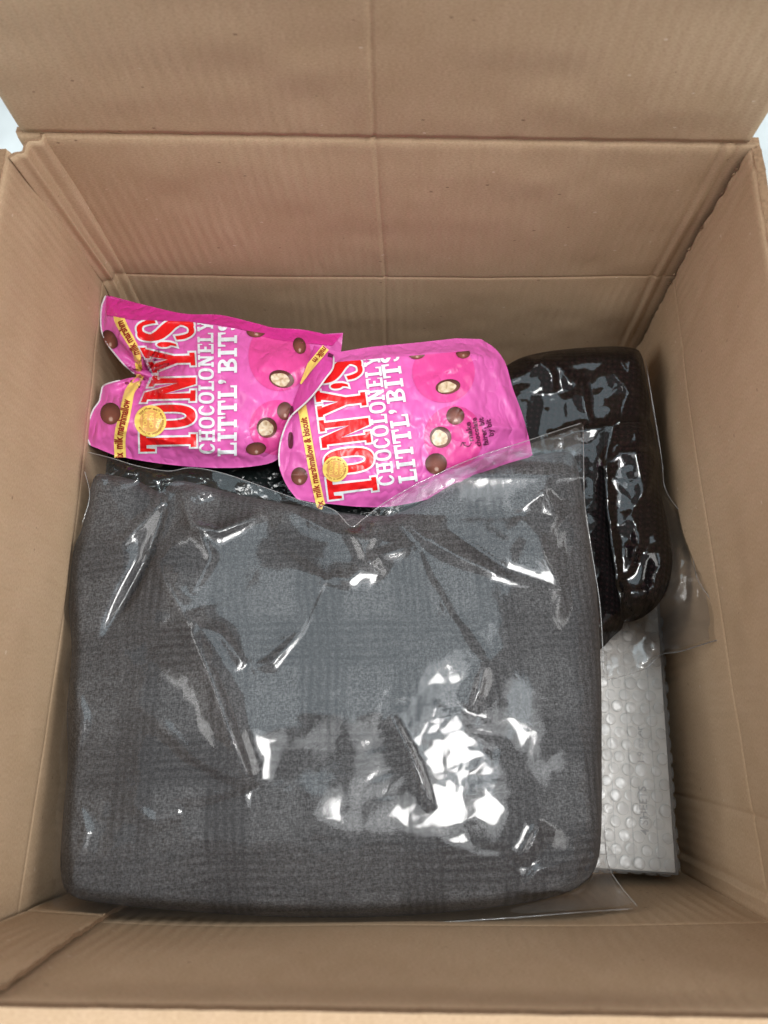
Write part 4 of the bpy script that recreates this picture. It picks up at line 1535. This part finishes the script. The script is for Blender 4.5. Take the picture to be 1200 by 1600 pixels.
for a in ((467.7, 744, 13, 14), (651, 553, 13, 8), (723.6, 552, 11, 8), (700, 604, 19.5, 11.5, -.15, True), (711.5, 649.5, 14, 14), (688.4, 683, 17, 16.5, .3, True), (681.5, 724.5, 17, 16.5)):
    P2.ball(*a)
P2.seal(524, 733, 20, -2.6)
for tx, a, b in (('make', (740, 689), (734, 656)), ('chocolate', (752, 697), (743, 645)), ('fairer, bit', (764, 695), (753, 643)), ('by bit', (772, 681), (765, 649))):
    w_ = {'make': 2.35, 'chocolate': 4.55, 'fairer, bit': 4.5, 'by bit': 2.75}[tx]
    L_ = math.dist(a, b)
    P2.along(tx, [a, b], 11.5, M['plum'], .0006, bold=.025, stretch=L_ / (w_ * 11.5))
P2.ribbon(smooth_line([(737, 692), (733, 697), (727, 696), (723, 691)], 5), [1.3, 1.3], M['plum'], .0006, 'arrow')
P2.ribbon(np.array([(720, 697.5), (722.5, 691), (728, 692)]), [1.2, 1.2], M['plum'], .00065, 'arrow')
slot = arc(454, 688, 4, 13, 0, 350, 24, 2.6)
P2.put('hang_hole', [[(454, 688), slot[k], slot[(k + 1) % len(slot)]] for k in range(len(slot))], M['slot'], .0004)
# the folded corner
fc = np.vstack([smooth_line([(491, 540), (506, 546), (521, 553)], 4), smooth_line([(521.5, 560), (520, 575), (508, 592), (495, 610), (479, 628), (457, 648), (447, 664), (439, 688)], 4), smooth_line([(437.5, 692), (446, 666), (457, 632), (474, 585)], 4)])


def z_fc(P):
    d, _, _ = seg_dist(P, [(491, 540), (474, 585), (457, 632), (446, 666), (437.5, 692)], False)
    return z_p2(P) + .0012 + .0055 * np.sqrt(np.clip(d / 30, 0, 1)) + .0012 * vnoise(P, 25, 81)


sheet('folded_corner', fc, z_fc, 3, M['pink_back'], r2)
P3 = Pouch(r2, z_fc, [((474, 585), (.93, .36))])
b3p = smooth_line([(509, 543), (495, 560), (480, 578), (466, 597)], 6)
P3.ribbon(b3p, [12, 12], M['yellow'], .0003, 'yellow_band')
P3.along('milk m', b3p + np.array([-3.2, -2.4]), 12.5, M['maroon'], .00055, bold=.03, start=0, stretch=.85)
s2 = arc(455.5, 642, 3, 8, 0, 350, 18, 2.4)
P3.put('hang_hole', [[(455.5, 642), s2[k], s2[(k + 1) % len(s2)]] for k in range(len(s2))], M['slot'], .0004)
P3.put('dark_notch', [[(513, 551), (521, 554), (520, 559)], [(513, 551), (520, 559), (512, 557)]], M['plum'], .0004)  # dark notch, drawn as a flat coloured patch
e_ = smooth_line([(521.5, 556), (520, 575), (508, 592), (495, 610), (479, 628), (457, 648), (447, 664), (439, 688), (436, 710), (437, 730)], 6)
tube('cut_edge', px(e_[:, 0], e_[:, 1], np.where(e_[:, 1] < 688, z_fc(e_), z_p2(e_)) + .0003), .0006, M['silver'], r2)
